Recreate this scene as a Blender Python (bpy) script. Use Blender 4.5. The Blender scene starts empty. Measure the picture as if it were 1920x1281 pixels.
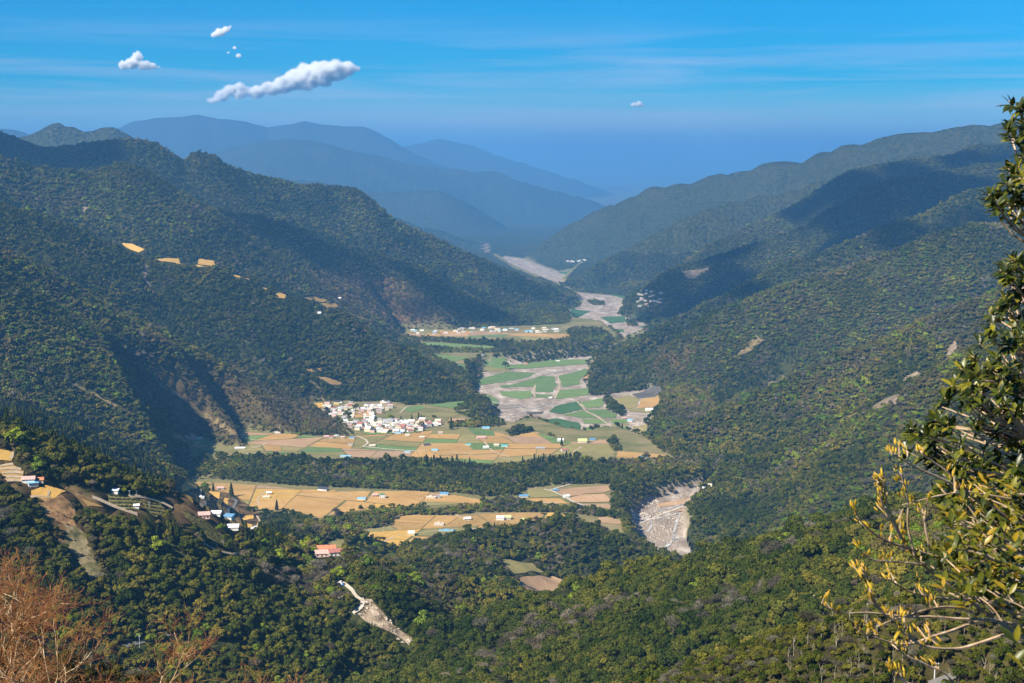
import bpy, bmesh, math, random
import numpy as np
from mathutils import Vector, Matrix
from mathutils.geometry import delaunay_2d_cdt

random.seed(7)
RNG = np.random.default_rng(11)
SC = bpy.context.scene
COL = SC.collection

# ------------------------------------------------------------------ camera
FPX = 2637.0                       # focal length in photo pixels (1920 wide)
PITCH = math.atan(350.5 / FPX)
cam_data = bpy.data.cameras.new("camera")
cam_data.sensor_width = 36.0
cam_data.lens = 36.0 * FPX / 1920.0
cam_data.clip_start = 0.2
cam_data.clip_end = 400000.0
cam_data.dof.use_dof = True
cam_data.dof.focus_distance = 900.0
cam_data.dof.aperture_fstop = 9.0
cam = bpy.data.objects.new("camera", cam_data)
COL.objects.link(cam)
cam.location = (0, 0, 0)
cam.rotation_euler = (math.pi / 2 - PITCH, 0, 0)
SC.camera = cam

# ------------------------------------------------------------------ sky, sun, exposure
SUN_EL, SUN_AZ = math.radians(43), math.radians(230)   # azimuth clockwise from +Y: the sun stands behind the camera's left shoulder
TO_SUN = Vector((math.sin(SUN_AZ) * math.cos(SUN_EL), math.cos(SUN_AZ) * math.cos(SUN_EL), math.sin(SUN_EL)))
world = bpy.data.worlds.new("World")
SC.world = world
world.use_nodes = True
wn, wl = world.node_tree.nodes, world.node_tree.links
wn.clear()
w_out = wn.new("ShaderNodeOutputWorld")
w_bg = wn.new("ShaderNodeBackground")
w_sky = wn.new("ShaderNodeTexSky")
w_sky.sky_type = 'NISHITA'
w_sky.sun_disc = False
w_sky.sun_elevation = SUN_EL
w_sky.sun_rotation = SUN_AZ
w_sky.altitude = 2000
w_sky.air_density = 1.25
w_sky.dust_density = 0.1
w_sky.ozone_density = 9.0
w_hsv = wn.new("ShaderNodeHueSaturation")
w_hsv.inputs['Saturation'].default_value = 2.2
w_bg.inputs['Strength'].default_value = 0.057
wl.new(w_sky.outputs[0], w_hsv.inputs['Color'])
# thin high cloud streaks: stretched noise in the sky's own directions
w_tc = wn.new("ShaderNodeTexCoord")
w_sep = wn.new("ShaderNodeSeparateXYZ")
wl.new(w_tc.outputs['Generated'], w_sep.inputs[0])
def wmath(op, a, b=None):
    n = wn.new("ShaderNodeMath"); n.operation = op
    for i, v in enumerate((a, b)):
        if v is None: continue
        if isinstance(v, (int, float)): n.inputs[i].default_value = v
        else: wl.new(v, n.inputs[i])
    return n.outputs[0]
zc = wmath('MAXIMUM', w_sep.outputs['Z'], 0.012)
w_map = wn.new("ShaderNodeMapping"); w_map.inputs['Scale'].default_value = (1.6, 1.6, 34.0)
wl.new(w_tc.outputs['Generated'], w_map.inputs[0])
w_n = wn.new("ShaderNodeTexNoise"); w_n.inputs['Scale'].default_value = 1.9; w_n.inputs['Detail'].default_value = 9; w_n.inputs['Roughness'].default_value = 0.6
w_n.inputs['Distortion'].default_value = 0.5
wl.new(w_map.outputs[0], w_n.inputs['Vector'])
w_r = wn.new("ShaderNodeValToRGB")
w_r.color_ramp.elements[0].position = 0.44; w_r.color_ramp.elements[0].color = (0, 0, 0, 1)
w_r.color_ramp.elements[1].position = 0.80; w_r.color_ramp.elements[1].color = (1, 1, 1, 1)
wl.new(w_n.outputs['Fac'], w_r.inputs[0])
# a broad band of cirrostratus all round, denser a few degrees above the horizon
w_b = wn.new("ShaderNodeMapRange"); w_b.interpolation_type = 'SMOOTHSTEP'
w_b.inputs['From Min'].default_value = 0.10; w_b.inputs['From Max'].default_value = 0.055
wl.new(zc, w_b.inputs['Value'])
cf = wmath('MULTIPLY', wmath('MULTIPLY', w_r.outputs['Color'], w_b.outputs['Result']), 0.46)
w_mix = wn.new("ShaderNodeMixRGB")
wl.new(cf, w_mix.inputs['Fac']); wl.new(w_hsv.outputs[0], w_mix.inputs[1])
w_mix.inputs[2].default_value = (9.6, 7.2, 8.4, 1)
wl.new(w_mix.outputs[0], w_bg.inputs['Color'])
wl.new(w_bg.outputs[0], w_out.inputs['Surface'])

sun_data = bpy.data.lights.new("sun", 'SUN')
sun_data.energy = 5.0
sun_data.angle = math.radians(0.5)
sun_data.color = (1.0, 0.92, 0.76)
sun = bpy.data.objects.new("sun", sun_data)
COL.objects.link(sun)
sun.location = TO_SUN * 3000
sun.rotation_euler = (-TO_SUN).to_track_quat('-Z', 'Y').to_euler()

vs = SC.view_settings
vs.view_transform = 'Standard'
vs.look = 'None'
vs.exposure = 1.12
vs.gamma = 1.0
vs.use_curve_mapping = False
cy = SC.cycles
cy.max_bounces = 9
cy.diffuse_bounces = 2
cy.glossy_bounces = 1
cy.transmission_bounces = 2
cy.transparent_max_bounces = 24
cy.volume_bounces = 7
cy.use_denoising = True

# ------------------------------------------------------------------ projection helpers (photo pixels -> points of the place)
CP, SP = math.cos(PITCH), math.sin(PITCH)
def ray(px, py):
    """direction through a photo pixel, scaled to one metre along +Y"""
    px = np.asarray(px, float); py = np.asarray(py, float)
    cx, cz = (px - 960.0) / FPX, -(py - 640.5) / FPX
    y = CP + cz * SP
    z = -SP + cz * CP
    return cx / y, z / y
def P(px, py, d):
    tx, tz = ray(px, py)
    return np.stack([tx * d, np.broadcast_to(d, np.shape(tx)) * 1.0, tz * d], -1)
def to_px(x, y, z):
    v = y * CP - z * SP
    up = y * SP + z * CP
    return 960.0 + FPX * x / v, 640.5 - FPX * up / v

# ------------------------------------------------------------------ noise
_T = np.random.default_rng(5).random((256, 256)).astype(np.float32)
def vnoise(x, y):
    xi = np.floor(x).astype(np.int64); yi = np.floor(y).astype(np.int64)
    fx = (x - xi).astype(np.float32); fy = (y - yi).astype(np.float32)
    fx = fx * fx * (3 - 2 * fx); fy = fy * fy * (3 - 2 * fy)
    x0, x1, y0, y1 = xi & 255, (xi + 1) & 255, yi & 255, (yi + 1) & 255
    a, b, c, d = _T[x0, y0], _T[x1, y0], _T[x0, y1], _T[x1, y1]
    return (a + (b - a) * fx) * (1 - fy) + (c + (d - c) * fx) * fy
def fbm(x, y, oct=4, gain=0.5):
    s, a, t = 0.0, 1.0, 0.0
    for i in range(oct):
        s = s + a * vnoise(x * 2 ** i + 17.3 * i, y * 2 ** i + 41.7 * i); t += a; a *= gain
    return s / t
def smooth(t):
    t = np.clip(t, 0, 1); return t * t * (3 - 2 * t)

# ------------------------------------------------------------------ valley floor and mountain crests
def base(y):
    y = np.asarray(y, float)
    return np.where(y < 20000, -540 - 0.02 * (y - 600), np.where(y < 60000, -928 - 0.003 * (y - 20000), -1048.0))
def ground_at(px, py, off=0.0):
    """photo pixels -> points on the (slightly tilted) valley floor plane"""
    tx, tz = ray(px, py)
    # z = tz*d = -528 - 0.02 d + off   (d < 10 km)
    d = (-528.0 + off) / (tz + 0.02)
    return np.stack([tx * d, d, tz * d], -1)
def sdist(x, y, poly):
    """signed distance to a polygon, positive outside"""
    p = np.asarray(poly, float)[:, :2]
    best = np.full(x.shape, 1e18); ins = np.zeros(x.shape, bool)
    for (ax, ay), (bx, by) in zip(p, np.roll(p, -1, 0)):
        ex, ey = bx - ax, by - ay
        t = np.clip(((x - ax) * ex + (y - ay) * ey) / (ex * ex + ey * ey + 1e-9), 0, 1)
        best = np.minimum(best, (x - ax - t * ex) ** 2 + (y - ay - t * ey) ** 2)
        c = (ay > y) != (by > y)
        ins ^= c & (x < ex * (y - ay) / (ey + 1e-12) + ax)
    d = np.sqrt(best)
    return np.where(ins, -d, d)
def inside(x, y, poly):
    p = np.asarray(poly, float)[:, :2]
    ins = np.zeros(np.shape(x), bool)
    for (ax, ay), (bx, by) in zip(p, np.roll(p, -1, 0)):
        c = (ay > y) != (by > y)
        ins ^= c & (x < (bx - ax) * (y - ay) / (by - ay + 1e-12) + ax)
    return ins

VALLEY_PX = [(345, 912), (345, 866), (340, 826), (385, 817), (440, 838), (462, 836), (436, 800), (500, 808), (560, 815), (600, 815), (652, 815), (632, 795), (575, 753), (640, 751), (720, 752), (800, 755),
    (880, 748), (915, 765), (905, 748), (870, 702), (830, 675), (790, 650), (742, 617), (845, 617), (930, 612), (1000, 610), (1062, 606), (1066, 590), (1050, 575), (1085, 562),
    (1070, 548), (1020, 526), (960, 500), (924, 477), (950, 473), (985, 478), (1050, 500), (1090, 492), (1052, 532), (1095, 538), (1185, 546), (1163, 577), (1232, 600), (1218, 625), (1140, 660), (1103, 694),
    (1110, 706), (1236, 716), (1242, 768), (1214, 790), (1225, 822), (1250, 845), (1318, 878), (1338, 906), (1332, 930), (1288, 972), (1300, 1003), (1345, 1024), (1350, 1060), (1280, 1075),
    (1200, 1062), (1150, 1010), (1050, 968), (980, 980), (900, 992), (850, 1005), (790, 1026), (740, 1056), (690, 1050), (600, 1034), (560, 1020), (520, 990), (480, 955), (440, 925)]
VALLEY = ground_at(*np.array(VALLEY_PX, float).T)
RIVER_PX = [(884, 700), (884, 748), (925, 775), (905, 800), (960, 812), (1000, 800), (1060, 822), (1100, 828), (1130, 818), (1180, 826), (1222, 842), (1260, 850), (1320, 882), (1338, 906), (1300, 915), (1215, 935), (1180, 962),
    (1178, 985), (1205, 1050), (1280, 1080), (1355, 1062), (1345, 1022), (1296, 1003), (1284, 972), (1330, 926), (1345, 900), (1318, 872), (1262, 846), (1225, 815), (1220, 792), (1245, 768), (1240, 712), (1110, 704), (1110, 680), (1140, 660), (1220, 625),
    (1234, 598), (1165, 577), (1190, 544), (1095, 536), (1050, 530), (1095, 490), (1050, 497), (985, 475), (924, 474), (960, 502), (1020, 528), (1072, 548), (1090, 562), (1050, 578), (1068, 592), (1080, 607), (1130, 614), (1165, 640), (1135, 655), (1080, 668), (960, 680), (905, 684)]
RIVER_OFF = -28.0
RIVER = ground_at(*np.array(RIVER_PX, float).T, RIVER_OFF)

def rg(pts, s, w=25.0, flute=1.0, lam=1.0, drop=None, flat=0.0):
    pts = np.array(pts, float)
    p = P(pts[:, 0], pts[:, 1], pts[:, 2])
    dr = np.where(pts[:, 2] < 200, 0, np.where(pts[:, 2] < 7600, 10.0, 0)) if drop is None else drop
    p[:, 2] -= dr
    return (p, s, w, flute, lam, flat)
RIDGES = [
    # --- left side, near to far
    rg([(-700, 690, 1000), (-250, 760, 1060), (-80, 805, 1070), (0, 838, 1080), (60, 882, 1090), (110, 917, 1100), (180, 932, 1115), (240, 952, 1130), (330, 977, 1150), (400, 1012, 1160), (440, 1042, 1155), (500, 1048, 1155),
        (560, 1042, 1160), (600, 1065, 1130), (640, 1098, 1090), (740, 1172, 1050), (860, 1248, 1020), (960, 1340, 990)], .52, 20, .7, .6, 5.0, 26.0),
    rg([(620, 1075, 1150), (700, 1062, 1220), (790, 1068, 1290), (880, 1085, 1340), (960, 1120, 1370), (1040, 1180, 1380), (1120, 1260, 1380)], .45, 25, .6, .6),
    rg([(690, 1082, 1500), (740, 1056, 1560), (790, 1026, 1660), (850, 1005, 1750), (900, 990, 1810), (980, 976, 1850), (1050, 967, 1880), (1100, 976, 1880), (1150, 1005, 1880), (1212, 1066, 1850), (1250, 1115, 1800)], .42, 30, .6, .6),
    rg([(430, 985, 1620), (500, 975, 1700), (560, 975, 1760), (620, 985, 1820), (660, 1005, 1850), (690, 1030, 1850)], .42, 25, .5, .5),
    rg([(-300, 665, 1750), (0, 757, 1900), (60, 767, 1950), (130, 790, 2000), (200, 815, 2060), (260, 850, 2130), (300, 880, 2190), (335, 908, 2250)], .75, 25, .8, .7),
    rg([(-300, 380, 2600), (-150, 410, 2750), (0, 468, 2900), (60, 490, 2970), (150, 538, 3080), (250, 598, 3220), (330, 638, 3320), (430, 688, 3330), (480, 700, 3310), (540, 733, 3230), (600, 768, 3100), (655, 815, 2910)], .60, 25, 1, .8),
    rg([(250, 645, 3150), (300, 727, 3130), (360, 762, 3040), (415, 797, 2940), (455, 837, 2800)], .6, 20, .6, .6),
    rg([(120, 730, 2780), (220, 775, 2740), (290, 812, 2700), (330, 855, 2640)], .7, 20, .6, .6),
    rg([(-400, 270, 3400), (-200, 320, 3500), (0, 376, 3600), (60, 394, 3610), (120, 418, 3630), (200, 453, 3660), (270, 483, 3680), (340, 490, 3690), (390, 493, 3700), (440, 513, 3710), (500, 538, 3720), (560, 558, 3720),
        (640, 578, 3710), (680, 618, 3690), (740, 640, 3650), (800, 678, 3580), (860, 720, 3500), (885, 748, 3440)], .66, 25, 1, .9),
    rg([(-400, 230, 4100), (-200, 270, 4200), (0, 295, 4550), (60, 309, 4580), (140, 314, 4620), (180, 323, 4640), (202, 306, 4660), (226, 297, 4670), (250, 304, 4700), (280, 330, 4760), (330, 355, 4850), (400, 385, 4950),
        (480, 400, 5050), (560, 425, 5150), (610, 450, 5200), (700, 470, 5290), (790, 500, 5350), (850, 540, 5370), (940, 580, 5370), (1000, 600, 5360), (1062, 606, 5350)], .66, 25, 1.2, 1.1),
    rg([(440, 440, 4900), (480, 455, 4950), (550, 515, 5010), (625, 550, 5060), (715, 567, 5110), (780, 587, 5100), (848, 618, 5000)], .6, 20, .8, .9),
    rg([(-400, 190, 6200), (-200, 215, 6000), (0, 245, 6000), (30, 260, 5900), (85, 275, 5800), (130, 272, 5750), (200, 260, 5700), (255, 256, 5700), (290, 262, 5700), (345, 297, 5750), (370, 284, 5750), (395, 287, 5750), (425, 305, 5800),
        (465, 320, 5800), (520, 330, 5850), (565, 345, 5900), (625, 345, 6000), (660, 349, 6000), (685, 375, 6000), (710, 398, 6050), (750, 412, 6100), (800, 437, 6150), (850, 462, 6200), (900, 482, 6250), (960, 507, 6300),
        (1020, 532, 6350), (1082, 563, 6400)], .7, 25, 1.4, 1.3),
    rg([(-100, 285, 9000), (30, 256, 9000), (60, 240, 9000), (110, 231, 9000), (120, 236, 9000), (135, 233, 9000), (175, 242, 9000), (210, 239, 9000), (250, 256, 9000), (330, 310, 9000)], .8, 30, 1.4, 2),
    rg([(-200, 232, 20250), (0, 238, 20250), (40, 246, 20250), (90, 262, 20250)], .5, 60, 2, 3),
    rg([(60, 300, 25420), (210, 241, 25420), (260, 226, 25420), (320, 218, 25420), (370, 214, 25420), (420, 221, 25584), (500, 238, 25912), (550, 232, 25912), (570, 228, 25912), (600, 233, 25912), (680, 235, 25912), (740, 272, 25912),
        (790, 300, 26076), (860, 330, 26240), (950, 370, 26240)], .45, 120, .7, 4.5),
    rg([(690, 300, 32432), (740, 276, 32432), (790, 266, 32432), (825, 258, 32432), (870, 268, 32432), (930, 290, 32432), (1000, 312, 32784), (1070, 335, 33310), (1140, 360, 34186)], .4, 120, .7, 4.5),
    rg([(360, 310, 19679), (400, 285, 19679), (440, 278, 19679), (490, 265, 19679), (540, 258, 19679), (600, 265, 19679), (680, 285, 19843), (740, 300, 20007), (800, 312, 20171), (880, 319, 20499), (930, 321, 20663),
        (1000, 347, 20826), (1080, 367, 21154), (1150, 390, 21319), (1190, 410, 21319)], .5, 90, .8, 3.5),
    rg([(560, 335, 15708), (690, 357, 15862), (750, 360, 15862), (820, 357, 15862), (860, 375, 16016), (900, 400, 16170), (950, 440, 16478), (1000, 468, 16786)], .55, 70, .8, 2.6),
    rg([(640, 375, 11700), (720, 402, 11830), (800, 425, 11960), (880, 450, 12090), (915, 462, 12220), (940, 475, 12350)], .6, 50, .8, 2.2),
    rg([(900, 350, 21750), (1000, 372, 21750), (1080, 385, 21300), (1130, 400, 21000), (1180, 430, 20700)], .35, 90, .7, 3.5),
    rg([(980, 330, 38400), (1100, 345, 38400), (1200, 352, 40000), (1330, 350, 41600), (1500, 345, 41600)], .25, 200, 2, 3),
    # --- right side, near to far
    rg([(850, 1275, 960), (940, 1206, 985), (1000, 1146, 1000), (1100, 1100, 1020), (1220, 1074, 1020), (1340, 1040, 1000), (1420, 1032, 980), (1500, 1012, 960), (1560, 998, 940), (1640, 988, 900), (1750, 965, 860), (1900, 940, 800), (2150, 900, 700), (2600, 800, 600)], .42, 25, .7, .55, 0.0),
    rg([(1440, 1330, 430), (1500, 1250, 410), (1570, 1180, 390), (1650, 1132, 370), (1760, 1106, 350), (1920, 1116, 330), (2100, 1110, 310), (2500, 1080, 290)], .62, 12, .3, .3, 3.0),
    rg([(1320, 905, 2450), (1360, 880, 2450), (1420, 850, 2430), (1500, 815, 2400), (1600, 765, 2350), (1700, 715, 2300), (1850, 640, 2200), (2050, 560, 2100), (2500, 400, 1900)], .74, 25, 1, .8),
    rg([(1226, 840, 2830), (1300, 792, 2850), (1400, 747, 2880), (1500, 702, 2880), (1600, 652, 2880), (1750, 582, 2860), (1900, 522, 2850), (2100, 450, 2800), (2500, 330, 2700)], .62, 25, 1, .8),
    rg([(1240, 716, 3800), (1262, 675, 3810), (1300, 627, 3820), (1375, 565, 3830), (1460, 530, 3840), (1560, 506, 3850), (1660, 473, 3850), (1740, 440, 3850), (1810, 423, 3850), (1920, 410, 3870), (2100, 370, 3870), (2500, 300, 3870)], .80, 25, 1, .9),
    rg([(1105, 697, 3920), (1150, 666, 4150), (1200, 635, 4330), (1280, 590, 4500), (1360, 550, 4600), (1410, 524, 4650), (1480, 490, 4700), (1560, 463, 4750), (1610, 443, 4780), (1660, 418, 4800), (1730, 398, 4840), (1770, 378, 4860),
        (1820, 354, 4880), (1880, 343, 4900), (2050, 310, 4900), (2500, 250, 4900)], .82, 25, 1, 1),
    rg([(1165, 580, 5800), (1215, 540, 5850), (1260, 505, 5900), (1335, 480, 5950), (1435, 450, 6000), (1510, 423, 6050), (1560, 390, 6080), (1625, 350, 6100), (1675, 332, 6120), (1740, 326, 6150), (1810, 309, 6200), (1885, 300, 6200),
        (2050, 270, 6200), (2400, 235, 6200)], .7, 25, 1.2, 1.2),
    rg([(1225, 545, 6900), (1280, 500, 6950), (1340, 450, 7000), (1410, 420, 7050), (1485, 385, 7100), (1550, 350, 7150), (1605, 310, 7150), (1645, 300, 7150), (1710, 295, 7150), (1770, 290, 7200), (1820, 272, 7200), (1885, 264, 7200),
        (2050, 240, 7200), (2400, 220, 7200)], .7, 25, 1.2, 1.3),
    rg([(1055, 532, 7400), (1110, 502, 7600), (1170, 467, 7800), (1220, 442, 7900), (1290, 407, 8000), (1360, 382, 8100), (1460, 362, 8200), (1560, 330, 8300), (1700, 290, 8300), (1900, 262, 8300)], .68, 30, 1.3, 1.5),
    rg([(985, 478, 10000), (1030, 452, 10200), (1060, 425, 10300), (1120, 393, 10400), (1145, 383, 10400), (1185, 371, 10300), (1220, 353, 10200), (1300, 341, 10000), (1350, 326, 9900), (1400, 322, 9800), (1435, 308, 9700),
        (1500, 302, 9600), (1545, 286, 9500), (1585, 272, 9400), (1625, 265, 9300), (1685, 252, 9200), (1760, 239, 9100), (1825, 232, 9000), (1895, 225, 9000), (2000, 222, 9000), (2300, 220, 9000)], .6, 35, 1.5, 1.8),
]
# the slope the photographer stands on, and the hump below with the bare trees (metres)
RIDGES.append((np.array([(-400, -160, 60), (-120, -40, 8), (0, -6, -2.0), (120, -40, 8), (400, -160, 60)], float), .63, 2.0, 0, 1, 0.0))
RIDGES.append(rg([(-400, 1190, 150), (-150, 1215, 140), (0, 1242, 130), (110, 1265, 126), (200, 1290, 122), (270, 1340, 118)], .75, 5, .1, .1))

def hills_height(x, y):
    h = np.full(x.shape, -2000.0)
    wx = 70 * (vnoise(x / 240.0, y / 240.0) - .5) + 30 * (vnoise(x / 90.0 + 9, y / 90.0) - .5)
    for k, (p, s, w, flute, lam, flat) in enumerate(RIDGES):
        R = (p[:, 2].max() + 950) / s + 50
        m = (x > p[:, 0].min() - R) & (x < p[:, 0].max() + R) & (y > p[:, 1].min() - R) & (y < p[:, 1].max() + R)
        idx = np.nonzero(m)[0]
        if not len(idx): continue
        X, Y, W = x[idx], y[idx], wx[idx] * lam
        best = np.full(X.shape, -3000.0)
        u0 = k * 731.0
        for a, b in zip(p[:-1], p[1:]):
            e = b[:2] - a[:2]; L = math.hypot(*e)
            t = np.clip(((X - a[0]) * e[0] + (Y - a[1]) * e[1]) / (L * L), 0, 1)
            dx, dy = X - a[0] - t * e[0], Y - a[1] - t * e[1]
            q = np.maximum(np.sqrt(dx * dx + dy * dy + w * w) - w - flat, 0)
            z = a[2] + t * (b[2] - a[2]) - s * q
            if flute:
                u = (u0 + t * L + W) / (190.0 * lam)
                n = np.abs(2 * vnoise(u, u * 0 + k + .5) - 1) * .65 + np.abs(2 * vnoise(u * 2.7 + 5, q / (400 * lam) + k) - 1) * .35
                z -= n * np.minimum(.46 * q, 95 * lam) * flute
            np.maximum(best, z, out=best)
            u0 += L
        h[idx] = np.maximum(h[idx], best)
    return h

def terrain_height(x, y):
    h = hills_height(x, y)
    r = np.hypot(x, y)
    f = base(y)
    z = h.copy()
    # small relief everywhere on the hills
    k = smooth((r - 200) / 600)
    rough = (fbm(x / 160.0, y / 160.0, 4) - .5) * 26 + (fbm(x / 600.0 + 3, y / 600.0, 3) - .5) * 30 * smooth((r - 4000) / 4000)
    z += rough * k
    reg = (y > 1300) & (y < 13000) & (np.abs(x) < 6000)
    sd = np.full(x.shape, 1e5)
    sr = np.full(x.shape, 1e5)
    if reg.any():
        sd[reg] = sdist(x[reg], y[reg], VALLEY)
        sr[reg] = sdist(x[reg], y[reg], RIVER)
    fl = f + RIVER_OFF * smooth((14 - sr) / 30.0)
    # beds of the tree-filled ravines between the terraces
    z = np.minimum(z, fl + 1.5 * np.maximum(sd, 0))
    z = np.maximum(z, fl)
    return z, sd, sr

# ------------------------------------------------------------------ terrain: one sheet, fine where the camera looks
def seq(a, b, rate):
    n = max(1, int(round(math.log(b / a) / rate)))
    return a * (b / a) ** (np.arange(n) / n)
R_AX = np.concatenate([[2.0, 4.0], seq(6, 500, .022), seq(500, 7000, .0058), seq(7000, 34000, .010), seq(34000, 150000, .05), [150000.0]])
half = math.radians(28)
TH_AX = np.concatenate([np.linspace(-math.pi, -half, 40)[:-1], np.linspace(-half, half, 720), np.linspace(half, math.pi, 40)[1:]])
NT, NR = len(TH_AX), len(R_AX)
GX = np.sin(TH_AX)[:, None] * R_AX[None]
GY = np.cos(TH_AX)[:, None] * R_AX[None]
GZ, GSD, GSR = (a.reshape(NT, NR) for a in terrain_height(GX.ravel(), GY.ravel()))
LOGR = np.log(R_AX)
def grid_uv(x, y):
    th = np.arctan2(x, y); r = np.hypot(x, y)
    i = np.clip(np.searchsorted(TH_AX, th) - 1, 0, NT - 2)
    j = np.clip(np.searchsorted(R_AX, r) - 1, 0, NR - 2)
    fu = np.clip((th - TH_AX[i]) / (TH_AX[i + 1] - TH_AX[i]), 0, 1)
    fv = np.clip((r - R_AX[j]) / (R_AX[j + 1] - R_AX[j]), 0, 1)
    return i, j, fu, fv
def lookup(G, x, y):
    i, j, fu, fv = grid_uv(np.asarray(x, float), np.asarray(y, float))
    return (G[i, j] * (1 - fu) + G[i + 1, j] * fu) * (1 - fv) + (G[i, j + 1] * (1 - fu) + G[i + 1, j + 1] * fu) * fv
def height(x, y): return lookup(GZ, x, y)
SLOPE = GZ / R_AX[None]
CUM = np.maximum.accumulate(np.where(R_AX[None] > 20, SLOPE, -9), axis=1)      # highest sight line so far: what hides what
def hit(px, py, rmin=60.0):
    """where the sight line through a photo pixel meets the terrain"""
    tx, tz = ray(np.atleast_1d(px), np.atleast_1d(py))
    th = np.arctan2(tx, 1.0); sl = tz / np.hypot(tx, 1.0)
    out = np.zeros((len(tx), 3))
    j0 = np.searchsorted(R_AX, rmin)
    for k in range(len(tx)):
        i = int(np.clip(np.searchsorted(TH_AX, th[k]) - 1, 0, NT - 2))
        f = (th[k] - TH_AX[i]) / (TH_AX[i + 1] - TH_AX[i])
        zz = GZ[i] * (1 - f) + GZ[i + 1] * f
        above = zz - sl[k] * R_AX
        w = np.nonzero(above[j0:] >= 0)[0]
        j = j0 + int(w[0]) if len(w) else NR - 1
        a0, a1 = above[j - 1], above[j]
        t = a0 / (a0 - a1) if a0 != a1 and a0 < 0 else 0
        r = R_AX[j - 1] + t * (R_AX[j] - R_AX[j - 1])
        out[k] = (math.sin(th[k]) * r, math.cos(th[k]) * r, sl[k] * r)
    return out

# ------------------------------------------------------------------ materials
def new_mat(name):
    m = bpy.data.materials.new(name); m.use_nodes = True
    nt = m.node_tree; nt.nodes.clear()
    out = nt.nodes.new("ShaderNodeOutputMaterial")
    return m, nt, out
def nd(nt, kind, **kw):
    n = nt.nodes.new(kind)
    for k, v in kw.items():
        if hasattr(n, k): setattr(n, k, v)
        else: n.inputs[k.replace('_', ' ')].default_value = v
    return n
def rgba(c): return (c[0], c[1], c[2], 1.0)
def ramp(nt, fac, stops):
    r = nt.nodes.new("ShaderNodeValToRGB")
    e = r.color_ramp.elements
    while len(e) > len(stops): e.remove(e[-1])
    while len(e) < len(stops): e.new(1)
    for x, (p, c) in zip(e, stops):
        x.position = p; x.color = rgba(c)
    nt.links.new(fac, r.inputs[0])
    return r.outputs[0]
def noise(nt, vec, scale, detail=4, rough=.55):
    n = nd(nt, "ShaderNodeTexNoise"); n.inputs['Scale'].default_value = scale; n.inputs['Detail'].default_value = detail; n.inputs['Roughness'].default_value = rough
    if vec is not None: nt.links.new(vec, n.inputs['Vector'])
    return n.outputs['Fac']
def mixc(nt, fac, a, b, mode='MIX'):
    n = nt.nodes.new("ShaderNodeMixRGB"); n.blend_type = mode
    for i, v in enumerate((fac, a, b)):
        if isinstance(v, (int, float)): n.inputs[i].default_value = v
        elif isinstance(v, tuple): n.inputs[i].default_value = rgba(v)
        else: nt.links.new(v, n.inputs[i])
    return n.outputs[0]
def mth(nt, op, a, b=0.0):
    n = nt.nodes.new("ShaderNodeMath"); n.operation = op
    for i, v in enumerate((a, b)):
        if isinstance(v, (int, float)): n.inputs[i].default_value = v
        else: nt.links.new(v, n.inputs[i])
    return n.outputs[0]

def surface_mat(name, stops, scale, rough=.9, bump=0.0, bump_scale=None, detail=6, stretch=None):
    """matte ground or wall colour varied by noise in world metres"""
    m, nt, out = new_mat(name)
    g = nd(nt, "ShaderNodeNewGeometry").outputs['Position']
    if stretch:
        mp = nd(nt, "ShaderNodeMapping"); mp.inputs['Scale'].default_value = stretch
        nt.links.new(g, mp.inputs[0]); g = mp.outputs[0]
    c = ramp(nt, noise(nt, g, scale, detail, .6), stops)
    b = nd(nt, "ShaderNodeBsdfPrincipled"); b.inputs['Roughness'].default_value = rough
    b.inputs['Specular IOR Level'].default_value = .15
    nt.links.new(c, b.inputs['Base Color'])
    if bump:
        bp = nd(nt, "ShaderNodeBump"); bp.inputs['Strength'].default_value = bump; bp.inputs['Distance'].default_value = 1.0
        nt.links.new(noise(nt, g, bump_scale or scale * 3, 5), bp.inputs['Height'])
        nt.links.new(bp.outputs[0], b.inputs['Normal'])
    nt.links.new(b.outputs[0], out.inputs['Surface'])
    return m

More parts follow.
